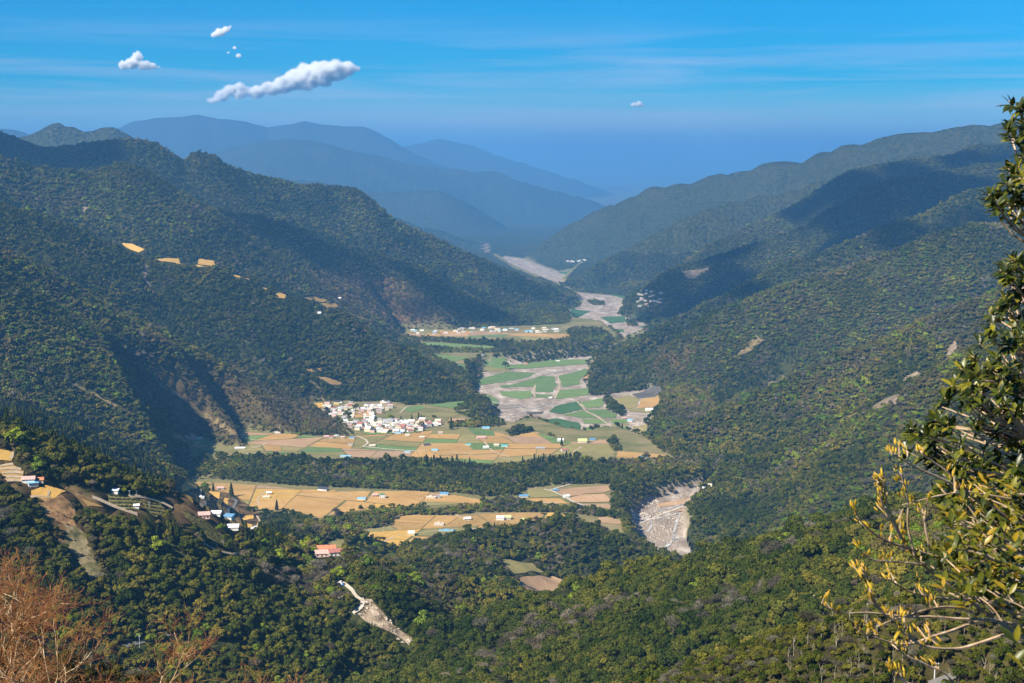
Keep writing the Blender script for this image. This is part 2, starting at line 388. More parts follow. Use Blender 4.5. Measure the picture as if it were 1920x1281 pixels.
def terrain_mat():
    m, nt, out = new_mat("wooded_slopes")
    pos = nd(nt, "ShaderNodeNewGeometry").outputs['Position']
    big = noise(nt, pos, .0022, 5)
    fine = noise(nt, pos, .045, 6, .75)
    green = ramp(nt, fine, [(.30, (.010, .016, .006)), (.48, (.030, .036, .012)), (.60, (.052, .054, .020)), (.72, (.085, .070, .036))])
    dry = ramp(nt, fine, [(.30, (.035, .024, .012)), (.5, (.095, .06, .028)), (.7, (.17, .115, .06))])
    at = nd(nt, "ShaderNodeAttribute", attribute_name="dry")
    c = mixc(nt, at.outputs['Fac'], green, dry)
    c = mixc(nt, mth(nt, 'MULTIPLY', ramp(nt, big, [(.52, (0, 0, 0)), (.66, (1, 1, 1))]), .4), c, (.060, .058, .026))
    at2 = nd(nt, "ShaderNodeAttribute", attribute_name="floor")
    fl = ramp(nt, noise(nt, pos, .012, 6, .65), [(.3, (.09, .11, .035)), (.5, (.17, .15, .065)), (.7, (.26, .2, .11))])
    c = mixc(nt, at2.outputs['Fac'], c, fl)
    at3 = nd(nt, "ShaderNodeAttribute", attribute_name="river")
    mp = nd(nt, "ShaderNodeMapping"); mp.inputs['Scale'].default_value = (1, .45, 1); mp.inputs['Rotation'].default_value = (0, 0, .3)
    nt.links.new(pos, mp.inputs[0])
    gr = ramp(nt, noise(nt, mp.outputs[0], .03, 9, .72), [(.30, (.12, .095, .075)), (.44, (.24, .19, .15)), (.55, (.33, .27, .22)), (.64, (.50, .44, .38))])
    c = mixc(nt, at3.outputs['Fac'], c, gr)
    bp = nd(nt, "ShaderNodeBump"); bp.inputs['Distance'].default_value = 15.0; bp.inputs['Strength'].default_value = .9
    v = nd(nt, "ShaderNodeTexVoronoi"); v.inputs['Scale'].default_value = .042
    nt.links.new(pos, v.inputs['Vector'])
    inv = mth(nt, 'SUBTRACT', 1.0, v.outputs['Distance'])
    hh = mth(nt, 'MULTIPLY', inv, mth(nt, 'SUBTRACT', 1.0, at2.outputs['Fac']))
    nt.links.new(hh, bp.inputs['Height'])
    b = nd(nt, "ShaderNodeBsdfDiffuse")
    nt.links.new(c, b.inputs['Color']); nt.links.new(bp.outputs[0], b.inputs['Normal'])
    nt.links.new(b.outputs[0], out.inputs['Surface'])
    return m

# dry, brown-leaved stretches of hillside (photo outlines, laid onto the hills)
BENCH_PX = [(-40, 838), (25, 850), (55, 902), (130, 910), (200, 924), (300, 938), (336, 908), (385, 908), (440, 918), (492, 946), (484, 1000), (436, 1002), (416, 1026), (380, 1010), (345, 985), (300, 972), (250, 968), (150, 956), (60, 938), (-40, 905)]
DRY_PX = [[(300, 690), (360, 690), (470, 705), (560, 740), (640, 800), (655, 820), (560, 815), (470, 790), (450, 835), (400, 830), (330, 790), (240, 750)],
          [(560, 520), (640, 500), (760, 540), (850, 590), (850, 620), (760, 620), (690, 600), (600, 565)],
          [(60, 925), (115, 920), (175, 1000), (200, 1080), (150, 1085), (95, 1010)],
          [(1255, 660), (1300, 650), (1280, 690), (1245, 700)],
          [(780, 1080), (860, 1085), (850, 1150), (790, 1140)],
          BENCH_PX]
def px_of(x, y, z): return to_px(x, y, z)
def dry_mask(x, y, z):
    v = y > 30
    px, py = to_px(x, np.where(v, y, 1e4), z)
    d = np.where((y > 0) & (y < 460), np.where(x < 0, .75, .3), 0.0)
    for poly in DRY_PX:
        q = np.array(poly, float)
        bb = v & (px > q[:, 0].min() - 30) & (px < q[:, 0].max() + 30) & (py > q[:, 1].min() - 30) & (py < q[:, 1].max() + 30)
        if bb.any(): d[bb] = np.maximum(d[bb], smooth(.5 - sdist(px[bb], py[bb], q) / 36 + (fbm(px[bb] / 14, py[bb] / 14, 3) - .5) * 1.6))
    return d

def mesh_obj(name, verts, faces, mat=None, parent=None, smooth_shade=False, kind=None, link=True):
    me = bpy.data.meshes.new(name)
    me.from_pydata([tuple(v) for v in verts], [], [tuple(f) for f in faces])
    if smooth_shade: me.polygons.foreach_set("use_smooth", [True] * len(me.polygons))
    if mat is not None:
        for mm in (mat if isinstance(mat, (list, tuple)) else [mat]): me.materials.append(mm)
    o = bpy.data.objects.new(name, me)
    if link: COL.objects.link(o)
    if parent is not None: o.parent = parent
    if kind: o["kind"] = kind
    return o

def build_terrain():
    n = NT * NR
    co = np.stack([GX.ravel(), GY.ravel(), GZ.ravel()], -1).astype(np.float32)
    ii = np.arange(NT * NR).reshape(NT, NR)
    q = np.stack([ii[:-1, :-1], ii[:-1, 1:], ii[1:, 1:], ii[1:, :-1]], -1).reshape(-1, 4)
    # centre disc
    ctr = n
    co = np.vstack([co, [[0, 0, float(GZ[:, 0].mean())]]]).astype(np.float32)
    tri = np.stack([np.full(NT - 1, ctr), ii[:-1, 0], ii[1:, 0]], -1)
    me = bpy.data.meshes.new("terrain")
    nl = q.size + tri.size
    me.vertices.add(len(co)); me.vertices.foreach_set("co", co.ravel())
    me.loops.add(nl); me.loops.foreach_set("vertex_index", np.concatenate([q.ravel(), tri.ravel()]).astype(np.int32))
    npoly = len(q) + len(tri)
    ls = np.concatenate([np.arange(len(q)) * 4, q.size + np.arange(len(tri)) * 3]).astype(np.int32)
    me.polygons.add(npoly); me.polygons.foreach_set("loop_start", ls)
    me.polygons.foreach_set("use_smooth", np.ones(npoly, bool))
    me.update(calc_edges=True); me.validate()
    a = me.attributes.new("dry", 'FLOAT', 'POINT')
    d = dry_mask(GX.ravel(), GY.ravel(), GZ.ravel())
    a.data.foreach_set("value", np.append(d, 0).astype(np.float32))
    a = me.attributes.new("floor", 'FLOAT', 'POINT')
    fl = np.where(GSD.ravel() < 0, 1.0, 0.0) * 1.0
    far = smooth((GY.ravel() - 22000) / 8000) * (GZ.ravel() < base(GY.ravel()) + 5)
    a.data.foreach_set("value", np.append(np.maximum(fl, far * .6), 0).astype(np.float32))
    a = me.attributes.new("river", 'FLOAT', 'POINT')
    a.data.foreach_set("value", np.append(smooth((6 - GSR.ravel()) / 14.0) * smooth(-GSD.ravel() / np.where(GY.ravel() > 6500, 60.0, 4.0)) * (GZ.ravel() < base(GY.ravel()) + 2), 0).astype(np.float32))
    me.materials.append(terrain_mat())
    o = bpy.data.objects.new("terrain", me); COL.objects.link(o)
    o["kind"] = "structure"
    return o
terrain = build_terrain()
# ------------------------------------------------------------------ haze
def build_haze():
    x0, x1, y0, y1, z0, z1 = -160000, 160000, -160000, 160000, -1120.0, HAZE_TOP
    v = [(x, y, z) for z in (z0, z1) for y in (y0, y1) for x in (x0, x1)]
    f = [(0, 2, 3, 1), (4, 5, 7, 6), (0, 1, 5, 4), (2, 6, 7, 3), (0, 4, 6, 2), (1, 3, 7, 5)]
    m, nt, out = new_mat("air")
    pv = nd(nt, "ShaderNodeVolumePrincipled")
    pv.inputs['Color'].default_value = rgba(HAZE_COLOR)
    pv.inputs['Density'].default_value = HAZE_DENSITY
    pv.inputs['Anisotropy'].default_value = 0.0
    nt.links.new(pv.outputs[0], out.inputs['Volume'])
    mesh_obj("haze", v, f, m, kind="stuff")
HAZE_TOP = 760.0
HAZE_COLOR = (.13, .38, .76)
HAZE_DENSITY = 5.7e-5
build_haze()

# ------------------------------------------------------------------ clearings, fields and where trees may stand (photo outlines)
def A(*p): return np.array(p, float)
FIELD_BLOCKS = [   # outline, ground, cut size in metres, palette
    ([(440, 804), (520, 813), (600, 819), (650, 820), (700, 816), (770, 813), (860, 801), (905, 804), (960, 819), (1000, 809), (1060, 827), (1100, 833), (1135, 821), (1150, 846), (1250, 853), (1245, 858), (1130, 861), (1060, 851), (960, 868),
      (900, 870), (830, 859), (760, 856), (690, 859), (600, 853), (520, 851), (440, 851), (395, 849), (350, 831), (312, 809), (330, 807), (400, 833), (455, 840), (466, 834)], 'floor', 82, 'mixed'),
    ([(352, 903), (420, 906), (500, 912), (560, 918), (700, 922), (780, 921), (860, 930), (910, 939), (905, 945), (860, 945), (820, 948), (760, 950), (700, 954), (640, 962), (612, 968), (600, 972), (560, 960), (510, 957), (460, 953), (445, 930), (400, 922), (360, 916)], 'floor', 95, 'tan'),
    ([(738, 971), (770, 966), (850, 968), (950, 962), (1045, 962), (1060, 968), (1000, 985), (930, 985), (900, 990), (850, 1001), (790, 1012), (760, 1024), (720, 1049), (690, 1047), (652, 1024), (660, 1006), (690, 996), (735, 986)], 'floor', 85, 'gold'),
    ([(745, 622), (764, 618), (829, 620), (854, 622), (892, 621), (965, 625), (1065, 627), (1068, 633), (1005, 639), (978, 638), (973, 632), (913, 632), (870, 635), (829, 631), (772, 631)], 'floor', 150, 'mixed'),
]
TAN, PINK, OLIVE, GREEN, DKGREEN, GOLD, GREY, DARK = 'tan', 'pink', 'olive', 'green', 'deep', 'gold', 'grey', 'dark'
FIELDS = [
    ([(991, 918), (1031, 917), (1050, 932), (991, 934)], 0, OLIVE), ([(1043, 920), (1077, 915), (1141, 911), (1158, 915), (1131, 924), (1095, 927), (1089, 930), (1058, 931)], 0, PINK),
    ([(1064, 935), (1095, 928), (1131, 927), (1145, 937), (1144, 942), (1077, 943)], 0, PINK), ([(984, 937), (1010, 935), (1047, 935), (1070, 945), (1031, 945), (1002, 940)], 0, TAN),
    ([(1085, 945), (1139, 945), (1150, 954), (1143, 956), (1106, 949)], 0, PINK), ([(1120, 970), (1139, 970), (1178, 980), (1174, 983), (1141, 983), (1122, 980)], 0, PINK),
    ([(1231, 916), (1310, 903), (1312, 906), (1297, 912), (1272, 919), (1233, 921)], 0, PINK), ([(1270, 928), (1310, 916), (1326, 917), (1295, 932), (1272, 930)], 0, PINK),
    ([(1182, 1012), (1222, 1006), (1250, 1016), (1250, 1025), (1231, 1043), (1208, 1045)], -28, GREY), ([(1176, 1002), (1216, 997), (1222, 1003), (1183, 1008)], -28, GREY),
    ([(897, 712), (950, 697), (1004, 700), (993, 707), (972, 713), (937, 718), (900, 723)], -28, GREEN), ([(937, 724), (964, 721), (1018, 705), (1041, 707), (1043, 723), (1037, 736), (1006, 735), (1003, 725), (943, 727)], -28, GREEN),
    ([(937, 735), (997, 733), (1000, 744), (977, 749), (943, 742)], -28, GREEN), ([(1004, 740), (1035, 740), (1027, 746), (1003, 745)], -28, GREEN), ([(1043, 707), (1100, 692), (1104, 700), (1087, 711), (1087, 721), (1054, 727), (1052, 715)], -28, GREEN),
    ([(1047, 732), (1106, 728), (1102, 742), (1043, 749)], -28, GREEN), ([(893, 739), (918, 742), (937, 750), (935, 758), (912, 759)], -28, GREEN),
    ([(964, 685), (1047, 674), (1120, 675), (1106, 682), (1006, 690), (985, 692), (910, 690), (910, 683), (947, 681)], -28, GREEN), ([(1037, 763), (1085, 752), (1095, 767), (1054, 777), (1031, 773)], -28, DKGREEN),
    ([(1087, 755), (1131, 747), (1129, 763), (1100, 766)], -28, GREEN), ([(1056, 778), (1093, 770), (1122, 784), (1089, 784)], -28, GREEN), ([(1097, 769), (1131, 768), (1156, 777), (1154, 784), (1129, 784)], -28, GREEN),
    ([(1000, 788), (1047, 785), (1087, 794), (1091, 811), (1068, 811), (1018, 795)], -28, DKGREEN), ([(1091, 786), (1131, 786), (1141, 795), (1095, 795)], -28, GREEN), ([(1093, 802), (1139, 800), (1141, 807), (1097, 809)], -28, GREEN),
    ([(1143, 786), (1172, 786), (1179, 794), (1147, 795)], -28, GREEN), ([(1147, 804), (1172, 800), (1183, 813), (1164, 816)], -28, GREEN), ([(1147, 796), (1179, 795), (1172, 799), (1147, 803)], -28, OLIVE),
    ([(1184, 800), (1212, 798), (1216, 812), (1188, 814)], -28, OLIVE), ([(1168, 818), (1215, 815), (1212, 826), (1180, 826)], -28, GREEN),
    ([(1127, 722), (1172, 717), (1236, 713), (1214, 717), (1131, 725)], -28, GREEN), ([(1152, 748), (1179, 742), (1197, 748), (1193, 765), (1172, 767), (1162, 759)], -28, OLIVE), ([(1202, 748), (1238, 744), (1237, 763), (1195, 766)], -28, TAN),
    ([(1183, 740), (1210, 733), (1240, 734), (1239, 743), (1197, 747)], -28, DARK), ([(1175, 767), (1240, 765), (1240, 771), (1222, 775), (1181, 773)], -28, OLIVE), ([(1093, 709), (1129, 704), (1145, 709), (1127, 714), (1097, 714)], -28, TAN),
    ([(989, 773), (1020, 772), (1018, 776), (989, 777)], -28, DARK), ([(920, 760), (975, 758), (985, 764), (930, 768)], -28, GREY),
    ([(781, 643), (827, 643), (924, 650), (927, 654), (794, 648)], 0, GREEN), ([(804, 663), (854, 669), (881, 671), (848, 679), (837, 681)], 0, GREEN), ([(845, 682), (870, 683), (873, 694), (860, 692)], 0, GREEN),
    ([(900, 668), (960, 672), (955, 680), (905, 680)], 0, OLIVE),
    ([(1055, 538), (1098, 537), (1164, 543), (1181, 548), (1169, 559), (1136, 552), (1076, 541)], -28, DKGREEN), ([(1036, 569), (1076, 568), (1083, 574), (1076, 580), (1057, 576)], -28, DKGREEN),
    ([(1066, 596), (1070, 580), (1107, 584), (1085, 595), (1074, 602), (1085, 608), (1070, 608)], -28, DKGREEN), ([(1124, 595), (1171, 593), (1173, 604), (1143, 607)], -28, DKGREEN), ([(1181, 593), (1209, 595), (1212, 600), (1188, 600)], -28, DKGREEN),
    ([(1119, 614), (1169, 618), (1169, 623), (1141, 624)], -28, DKGREEN), ([(1196, 612), (1220, 610), (1212, 619)], -28, DKGREEN), ([(1042, 510), (1076, 509), (1062, 516)], -28, DKGREEN), ([(1040, 500), (1075, 494), (1078, 499), (1050, 503)], -28, DKGREEN),
    ([(680, 812), (760, 808), (820, 806), (850, 802), (770, 812), (690, 815)], 0, GREEN), ([(838, 772), (880, 768), (905, 772), (880, 776)], 0, OLIVE), ([(748, 768), (790, 760), (800, 766), (770, 774)], 0, GREEN),
    ([(760, 776), (830, 774), (860, 776), (850, 782), (780, 782)], 0, OLIVE), ([(845, 785), (885, 787), (880, 795), (840, 792)], 0, PINK), ([(660, 772), (700, 772), (695, 782), (662, 784)], 0, TAN), ([(590, 757), (606, 756), (604, 768), (598, 766)], 0, GOLD),
    ([(800, 760), (850, 754), (880, 752), (850, 766)], 0, GREEN),
]
HILL_FIELDS = [
    ([(232, 458), (249, 459), (265, 468), (257, 472), (241, 464)], GOLD), ([(300, 487), (330, 486), (333, 491), (308, 492)], GOLD), ([(342, 495), (373, 487), (395, 492), (390, 499), (371, 500), (368, 497)], GOLD),
    ([(436, 515), (452, 517), (464, 524), (449, 522)], GOLD), ([(488, 537), (501, 540), (498, 544), (493, 543)], GOLD), ([(576, 560), (590, 557), (609, 563), (598, 566)], GOLD), ([(606, 570), (625, 569), (629, 574), (614, 576)], GOLD),
    ([(520, 550), (534, 552), (532, 558), (519, 556)], GOLD), ([(673, 607), (677, 608), (690, 624), (682, 623)], TAN),
    ([(575, 692), (605, 690), (602, 697), (582, 698)], TAN), ([(590, 706), (620, 710), (650, 722), (620, 721)], TAN),
    ([(-60, 836), (0, 842), (16, 845), (28, 851), (22, 864), (-60, 863)], GOLD), ([(0, 876), (25, 871), (46, 885), (43, 903), (20, 905), (0, 896)], TAN), ([(57, 921), (87, 912), (126, 923), (103, 936), (59, 934)], GOLD),
    ([(150, 936), (171, 943), (194, 952), (164, 950)], TAN), ([(343, 911), (376, 913), (370, 917), (349, 924), (343, 925)], GOLD), ([(393, 922), (412, 923), (413, 928), (392, 940), (385, 936)], GOLD),
    ([(350, 935), (375, 930), (388, 938), (360, 945)], GOLD), ([(387, 958), (407, 943), (421, 934), (431, 936), (427, 940), (415, 948), (393, 962)], GOLD), ([(442, 972), (448, 968), (456, 988), (449, 988)], GOLD),
    ([(456, 969), (477, 965), (474, 973), (459, 976)], GOLD), ([(430, 978), (441, 980), (440, 988), (432, 988)], GOLD), ([(462, 982), (474, 984), (470, 992), (462, 990)], GOLD), ([(606, 1024), (640, 1008), (650, 1020), (640, 1032), (612, 1032)], OLIVE),
    ([(940, 1049), (1000, 1056), (1020, 1074), (962, 1076)], OLIVE), ([(972, 1083), (1035, 1081), (1065, 1091), (1050, 1101), (985, 1117)], PINK),
]
for k_ in range(8):      # the clearings on the long crest
    q_ = np.array(HILL_FIELDS[k_][0], float); c_ = q_.mean(0)
    HILL_FIELDS[k_] = ((c_ + (q_ - c_) * [1.4, 1.3]).tolist(), HILL_FIELDS[k_][1])
ORCHARDS = [[(201, 927), (218, 927), (267, 940), (255, 955), (244, 960), (204, 943)], [(267, 941), (300, 945), (311, 959), (293, 970), (274, 959)], [(340, 959), (363, 968), (391, 982), (413, 1000), (415, 1020), (407, 1025), (379, 996), (349, 971)]]
SCARS = [   # bare earth and rock on the slopes
    ([(672, 1124), (702, 1139), (729, 1161), (757, 1189), (779, 1210), (768, 1212), (738, 1191), (710, 1180), (691, 1171), (672, 1156), (682, 1139)], 'scree'), ([(622, 1123), (644, 1113), (657, 1116), (640, 1121)], 'scree'),
    ([(837, 1217), (872, 1241), (860, 1241)], 'red'), ([(62, 926), (115, 923), (130, 945), (142, 985), (120, 990), (88, 962)], 'red'), ([(112, 985), (142, 985), (165, 1020), (182, 1072), (160, 1085), (130, 1035)], 'grass'),
    ([(1280, 506), (1320, 503), (1325, 512), (1290, 517)], 'pink'), ([(1685, 716), (1722, 692), (1728, 701), (1700, 718)], 'pink'), ([(1770, 655), (1786, 640), (1780, 690), (1768, 700)], 'pink'),
    ([(1370, 925), (1382, 918), (1372, 944)], 'pink'), ([(266, 486), (272, 488), (276, 520), (280, 548), (273, 552), (268, 520)], 'pink'),
    ([(152, 395), (166, 392), (160, 408)], 'pink'), ([(905, 455), (920, 462), (918, 475), (908, 470)], 'pink'), ([(1325, 830), (1334, 822), (1330, 848), (1322, 850)], 'pink'),
    ([(1630, 765), (1680, 740), (1690, 748), (1640, 772)], 'pink'), ([(318, 808), (335, 818), (362, 826), (350, 829), (322, 818)], 'red'),
]
WOODS_IN_VALLEY = [
    [(335, 866), (400, 858), (440, 855), (560, 860), (620, 866), (700, 866), (780, 864), (860, 861), (900, 873), (955, 872), (1000, 860), (1065, 853), (1130, 864), (1180, 862), (1245, 862), (1290, 868), (1318, 885), (1310, 898), (1230, 912), (1165, 908),
     (1075, 908), (1040, 910), (985, 916), (970, 930), (905, 932), (860, 925), (700, 917), (560, 911), (480, 905), (400, 898), (345, 900)],
    [(640, 963), (700, 952), (760, 951), (860, 946), (905, 943), (960, 935), (1000, 950), (1100, 956), (1140, 962), (1175, 975), (1100, 968), (1060, 961), (900, 961), (850, 966), (740, 968), (735, 985), (690, 992), (640, 1008), (615, 995), (612, 972)],
    [(1150, 918), (1180, 925), (1260, 920), (1300, 910), (1268, 926), (1210, 935), (1180, 955), (1172, 972), (1110, 958), (1147, 952), (1147, 935)],
    [(1100, 723), (1130, 717), (1132, 729), (1240, 720), (1240, 727), (1120, 742), (1104, 742)],
    [(770, 633), (900, 640), (980, 643), (1060, 637), (1068, 618), (1120, 616), (1163, 640), (1130, 655), (1125, 668), (1070, 671), (985, 682), (965, 676), (940, 662), (800, 661), (792, 652), (925, 658), (928, 650), (830, 643), (780, 640)],
    [(870, 675), (895, 680), (905, 705), (893, 732), (885, 722)], [(862, 757), (900, 754), (930, 775), (915, 785), (880, 784), (850, 772)], [(840, 796), (920, 786), (948, 796), (930, 801), (850, 803)],
    [(948, 813), (970, 800), (1000, 808), (995, 820), (960, 820)], [(1022, 826), (1032, 816), (1055, 828), (1065, 836), (1040, 836)], [(1118, 850), (1130, 830), (1150, 822), (1165, 842), (1160, 858), (1135, 858)], [(1130, 751), (1142, 746), (1175, 773), (1165, 781), (1140, 771)],
    [(1100, 566), (1120, 564), (1136, 573), (1112, 573)], [(1175, 600), (1186, 602), (1196, 612), (1176, 612)], [(1216, 996), (1234, 994), (1254, 1012), (1248, 1020), (1230, 1012)], [(870, 820), (900, 812), (930, 826), (905, 836)],
    [(480, 960), (560, 965), (640, 985), (690, 1000), (650, 1022), (600, 1028), (540, 1010), (490, 985)], [(740, 753), (800, 754), (870, 750), (870, 756), (760, 760)],
]
# slopes with lighter, mixed and partly leafless growth, and shaded slopes, their shade put into darker tree kinds
LIGHT_PX = [[(-50, 440), (60, 488), (250, 598), (430, 690), (540, 735), (655, 815), (455, 840), (330, 850), (200, 815), (60, 765), (-50, 750)], [(1240, 760), (1250, 690), (1375, 560), (1560, 500), (1740, 435), (1930, 405), (1930, 900), (1500, 830), (1330, 860), (1230, 830)], [(-50, 780), (60, 800), (230, 880), (330, 915), (200, 925), (60, 900), (-50, 840)], [(0, 297), (140, 316), (330, 360), (420, 420), (330, 470), (150, 440), (0, 380)]]
SHADE_PX = [[(300, 490), (500, 540), (680, 620), (885, 748), (700, 755), (560, 730), (430, 660), (300, 600)], [(400, 385), (560, 427), (790, 502), (1000, 600), (850, 615), (700, 520), (500, 470)], [(1105, 697), (1280, 590), (1480, 490), (1880, 343), (1880, 405), (1560, 500), (1375, 562), (1250, 690)], [(700, 1040), (900, 985), (1060, 965), (1215, 1065), (1000, 1090), (800, 1080)]]
CONIFER_PX = [[(-50, 730), (60, 765), (140, 790), (210, 818), (270, 850), (330, 905), (300, 935), (220, 900), (100, 840), (-50, 790)], [(430, 1002), (490, 988), (545, 998), (555, 1030), (500, 1045), (425, 1035)], [(250, 950), (330, 958), (365, 990), (350, 1020), (280, 1005), (250, 980)],
    [(960, 862), (1060, 850), (1100, 870), (1000, 880)], [(780, 858), (880, 858), (890, 885), (800, 880)], [(1330, 740), (1420, 690), (1520, 640), (1490, 680), (1400, 735), (1340, 770)], [(500, 548), (580, 560), (640, 590), (600, 600), (540, 580)], [(735, 640), (860, 720), (850, 745), (760, 690)]]

def in_any(px, py, polys):
    m = np.zeros(px.shape, bool)
    for p in polys:
        q = np.array(p, float)
        bb = (px >= q[:, 0].min()) & (px <= q[:, 0].max()) & (py >= q[:, 1].min()) & (py <= q[:, 1].max())
        if bb.any(): m[bb] |= inside(px[bb], py[bb], q)
    return m
def ring_xy(poly, mode):
    """photo outline -> ground outline in metres"""
    p = np.array(poly, float)
    if mode == 'hill': return hit(p[:, 0], p[:, 1])[:, :2]
    return ground_at(p[:, 0], p[:, 1], float(mode))[:, :2]
SPARSE_XY = []     # ground outlines with few, small trees
CLEAR_XY = []      # ground outlines where no tree stands
def drape(name, xy, mat, off=.35, step=None, jitter=.8, kind="structure", parent=None, clear=True, level=False):
    """a sheet that lies on the terrain inside a ground outline"""
    xy = np.asarray(xy, float)
    if len(xy) < 3: return None
    d = float(np.hypot(xy[:, 0], xy[:, 1]).mean())
    step = step or max(5.0, d * .0042)
    off = off + d * .00006
    ring = []
    for a, b in zip(xy, np.roll(xy, -1, 0)):
        n = max(1, int(np.hypot(*(b - a)) / step))
        for t in range(n): ring.append(a + (b - a) * t / n)
    ring = np.array(ring)
    if jitter:
        ring = ring + jitter * step * .35 * np.stack([vnoise(ring[:, 0] / step / 2.3, ring[:, 1] / step / 2.3) - .5, vnoise(ring[:, 0] / step / 2.3 + 50, ring[:, 1] / step / 2.3) - .5], -1) * 2
    lo, hi = ring.min(0), ring.max(0)
    gs = step * 1.3
    gx, gy = np.meshgrid(np.arange(lo[0] + gs / 2, hi[0], gs), np.arange(lo[1] + gs / 2, hi[1], gs))
    gx, gy = gx.ravel(), gy.ravel()
    k = sdist(gx, gy, ring) < -gs * .45
    pts = [Vector(p) for p in ring] + [Vector(p) for p in np.stack([gx[k], gy[k]], -1)]
    n = len(ring)
    try:
        v, _, f, *_ = delaunay_2d_cdt(pts, [(i, (i + 1) % n) for i in range(n)], [], 1, 1e-4)
    except Exception:
        return None
    v = np.array([(p.x, p.y) for p in v])
    if level and len(f):
        cx = np.array([v[list(q)].mean(0) for q in f]); ok = lookup(GSD, cx[:, 0], cx[:, 1]) < 4
        f = [q for q, k_ in zip(f, ok) if k_]
    if not f: return None
    z = height(v[:, 0], v[:, 1]) + off
    o = mesh_obj(name, np.column_stack([v, z]), f, mat, parent=parent, smooth_shade=True, kind=kind)
    if clear: CLEAR_XY.append(ring)
    return o
def ribbon(name, pts_xy, width, mat, off=.55, kind="structure", clear=True, wob=0.0):
    """a road, path or stream: a strip of the given width along a ground line"""
    width = width * .62
    p = np.array(pts_xy, float)
    q = [p[0]]
    for a, b in zip(p[:-1], p[1:]):
        n = max(1, int(np.hypot(*(b - a)) / max(width * .8, 4)))
        for t in range(1, n + 1): q.append(a + (b - a) * t / n)
    q = np.array(q)
    for _ in range(3): q[1:-1] = (q[:-2] + 2 * q[1:-1] + q[2:]) / 4
    t = np.gradient(q, axis=0); t /= np.linalg.norm(t, axis=1)[:, None] + 1e-9
    nrm = np.stack([-t[:, 1], t[:, 0]], -1)
    w = width / 2 * (1 + wob * 2 * (vnoise(q[:, 0] / 9, q[:, 1] / 9) - .5))
    L, Rr = q + nrm * w[:, None], q - nrm * w[:, None]
    d = float(np.hypot(q[:, 0], q[:, 1]).mean())
    off += d * .00009
    v = []
    for a, c, b in zip(L, q, Rr):
        zc = float(height(c[0], c[1])); zl = max(float(height(*a)), zc - 1); zr = max(float(height(*b)), zc - 1)
        v += [(a[0], a[1], zl + off), (c[0], c[1], zc + off), (b[0], b[1], zr + off)]
    f = []
    for i in range(len(q) - 1):
        k = 3 * i
        f += [(k, k + 3, k + 4, k + 1), (k + 1, k + 4, k + 5, k + 2)]
    o = mesh_obj(name, v, f, mat, smooth_shade=True, kind=kind)
    if clear: CLEAR_XY.append(np.vstack([L, Rr[::-1]]))
    return o

PAL = {
    'tan': [(.3, (.27, .165, .062)), (.55, (.40, .25, .098)), (.75, (.46, .30, .125))], 'pink': [(.3, (.27, .17, .10)), (.55, (.38, .25, .15)), (.75, (.44, .31, .19))], 'olive': [(.3, (.16, .145, .06)), (.55, (.24, .21, .085)), (.75, (.30, .26, .12))],
    'green': [(.3, (.09, .145, .05)), (.55, (.135, .20, .07)), (.75, (.19, .24, .095))], 'deep': [(.3, (.04, .09, .04)), (.55, (.065, .13, .05)), (.75, (.10, .16, .07))], 'gold': [(.3, (.38, .22, .06)), (.55, (.52, .32, .09)), (.75, (.58, .38, .12))],
    'grey': [(.3, (.20, .165, .14)), (.55, (.26, .215, .18)), (.75, (.31, .26, .22))], 'dark': [(.3, (.07, .065, .06)), (.6, (.12, .11, .10)), (.8, (.15, .14, .12))],
    'scree': [(.32, (.10, .075, .045)), (.45, (.24, .18, .12)), (.56, (.36, .28, .2)), (.66, (.5, .42, .33))], 'red': [(.34, (.10, .06, .028)), (.47, (.22, .125, .055)), (.6, (.34, .20, .09))], 'grass': [(.34, (.05, .055, .02)), (.47, (.14, .12, .05)), (.6, (.25, .20, .11))],
}
MAT = {}
def field_mat(name, stops):
    """soil or crop in rows: each plot's rows run their own way"""
    m, nt, out = new_mat(name)
    pos = nd(nt, "ShaderNodeNewGeometry").outputs['Position']
    rot = nd(nt, "ShaderNodeVectorRotate"); rot.rotation_type = 'Z_AXIS'
    oi = nd(nt, "ShaderNodeObjectInfo")
    nt.links.new(pos, rot.inputs['Vector']); nt.links.new(mth(nt, 'MULTIPLY', oi.outputs['Random'], 3.1), rot.inputs['Angle'])
    mp = nd(nt, "ShaderNodeMapping"); mp.inputs['Scale'].default_value = (1, .07, 1)
    nt.links.new(rot.outputs[0], mp.inputs[0])
    rows = noise(nt, mp.outputs[0], .16, 5, .7)
    blot = noise(nt, pos, .022, 6, .65)
    c = ramp(nt, mth(nt, 'ADD', mth(nt, 'MULTIPLY', rows, .55), mth(nt, 'MULTIPLY', blot, .45)), stops)
    c = mixc(nt, 1.0, c, ramp(nt, oi.outputs['Random'], [(0, (.84, .86, .88)), (1, (1.12, 1.08, 1.04))]), 'MULTIPLY')
    b = nd(nt, "ShaderNodeBsdfDiffuse"); nt.links.new(c, b.inputs['Color'])
    bp = nd(nt, "ShaderNodeBump"); bp.inputs['Strength'].default_value = .5; bp.inputs['Distance'].default_value = 1.2
    nt.links.new(rows, bp.inputs['Height']); nt.links.new(bp.outputs[0], b.inputs['Normal'])
    nt.links.new(b.outputs[0], out.inputs['Surface'])
    return m
for k_, st in PAL.items():
    if k_ in ('scree', 'red', 'grass'): MAT[k_] = surface_mat("bare_" + k_, st, .10, bump=1.0, bump_scale=.3, detail=9)
    else: MAT[k_] = field_mat("field_" + k_, st)
MAT['pinkscar'] = surface_mat("bare_pink", [(.3, (.09, .075, .04)), (.5, (.17, .13, .085)), (.7, (.28, .21, .15))], .06, bump=.8, bump_scale=.2)
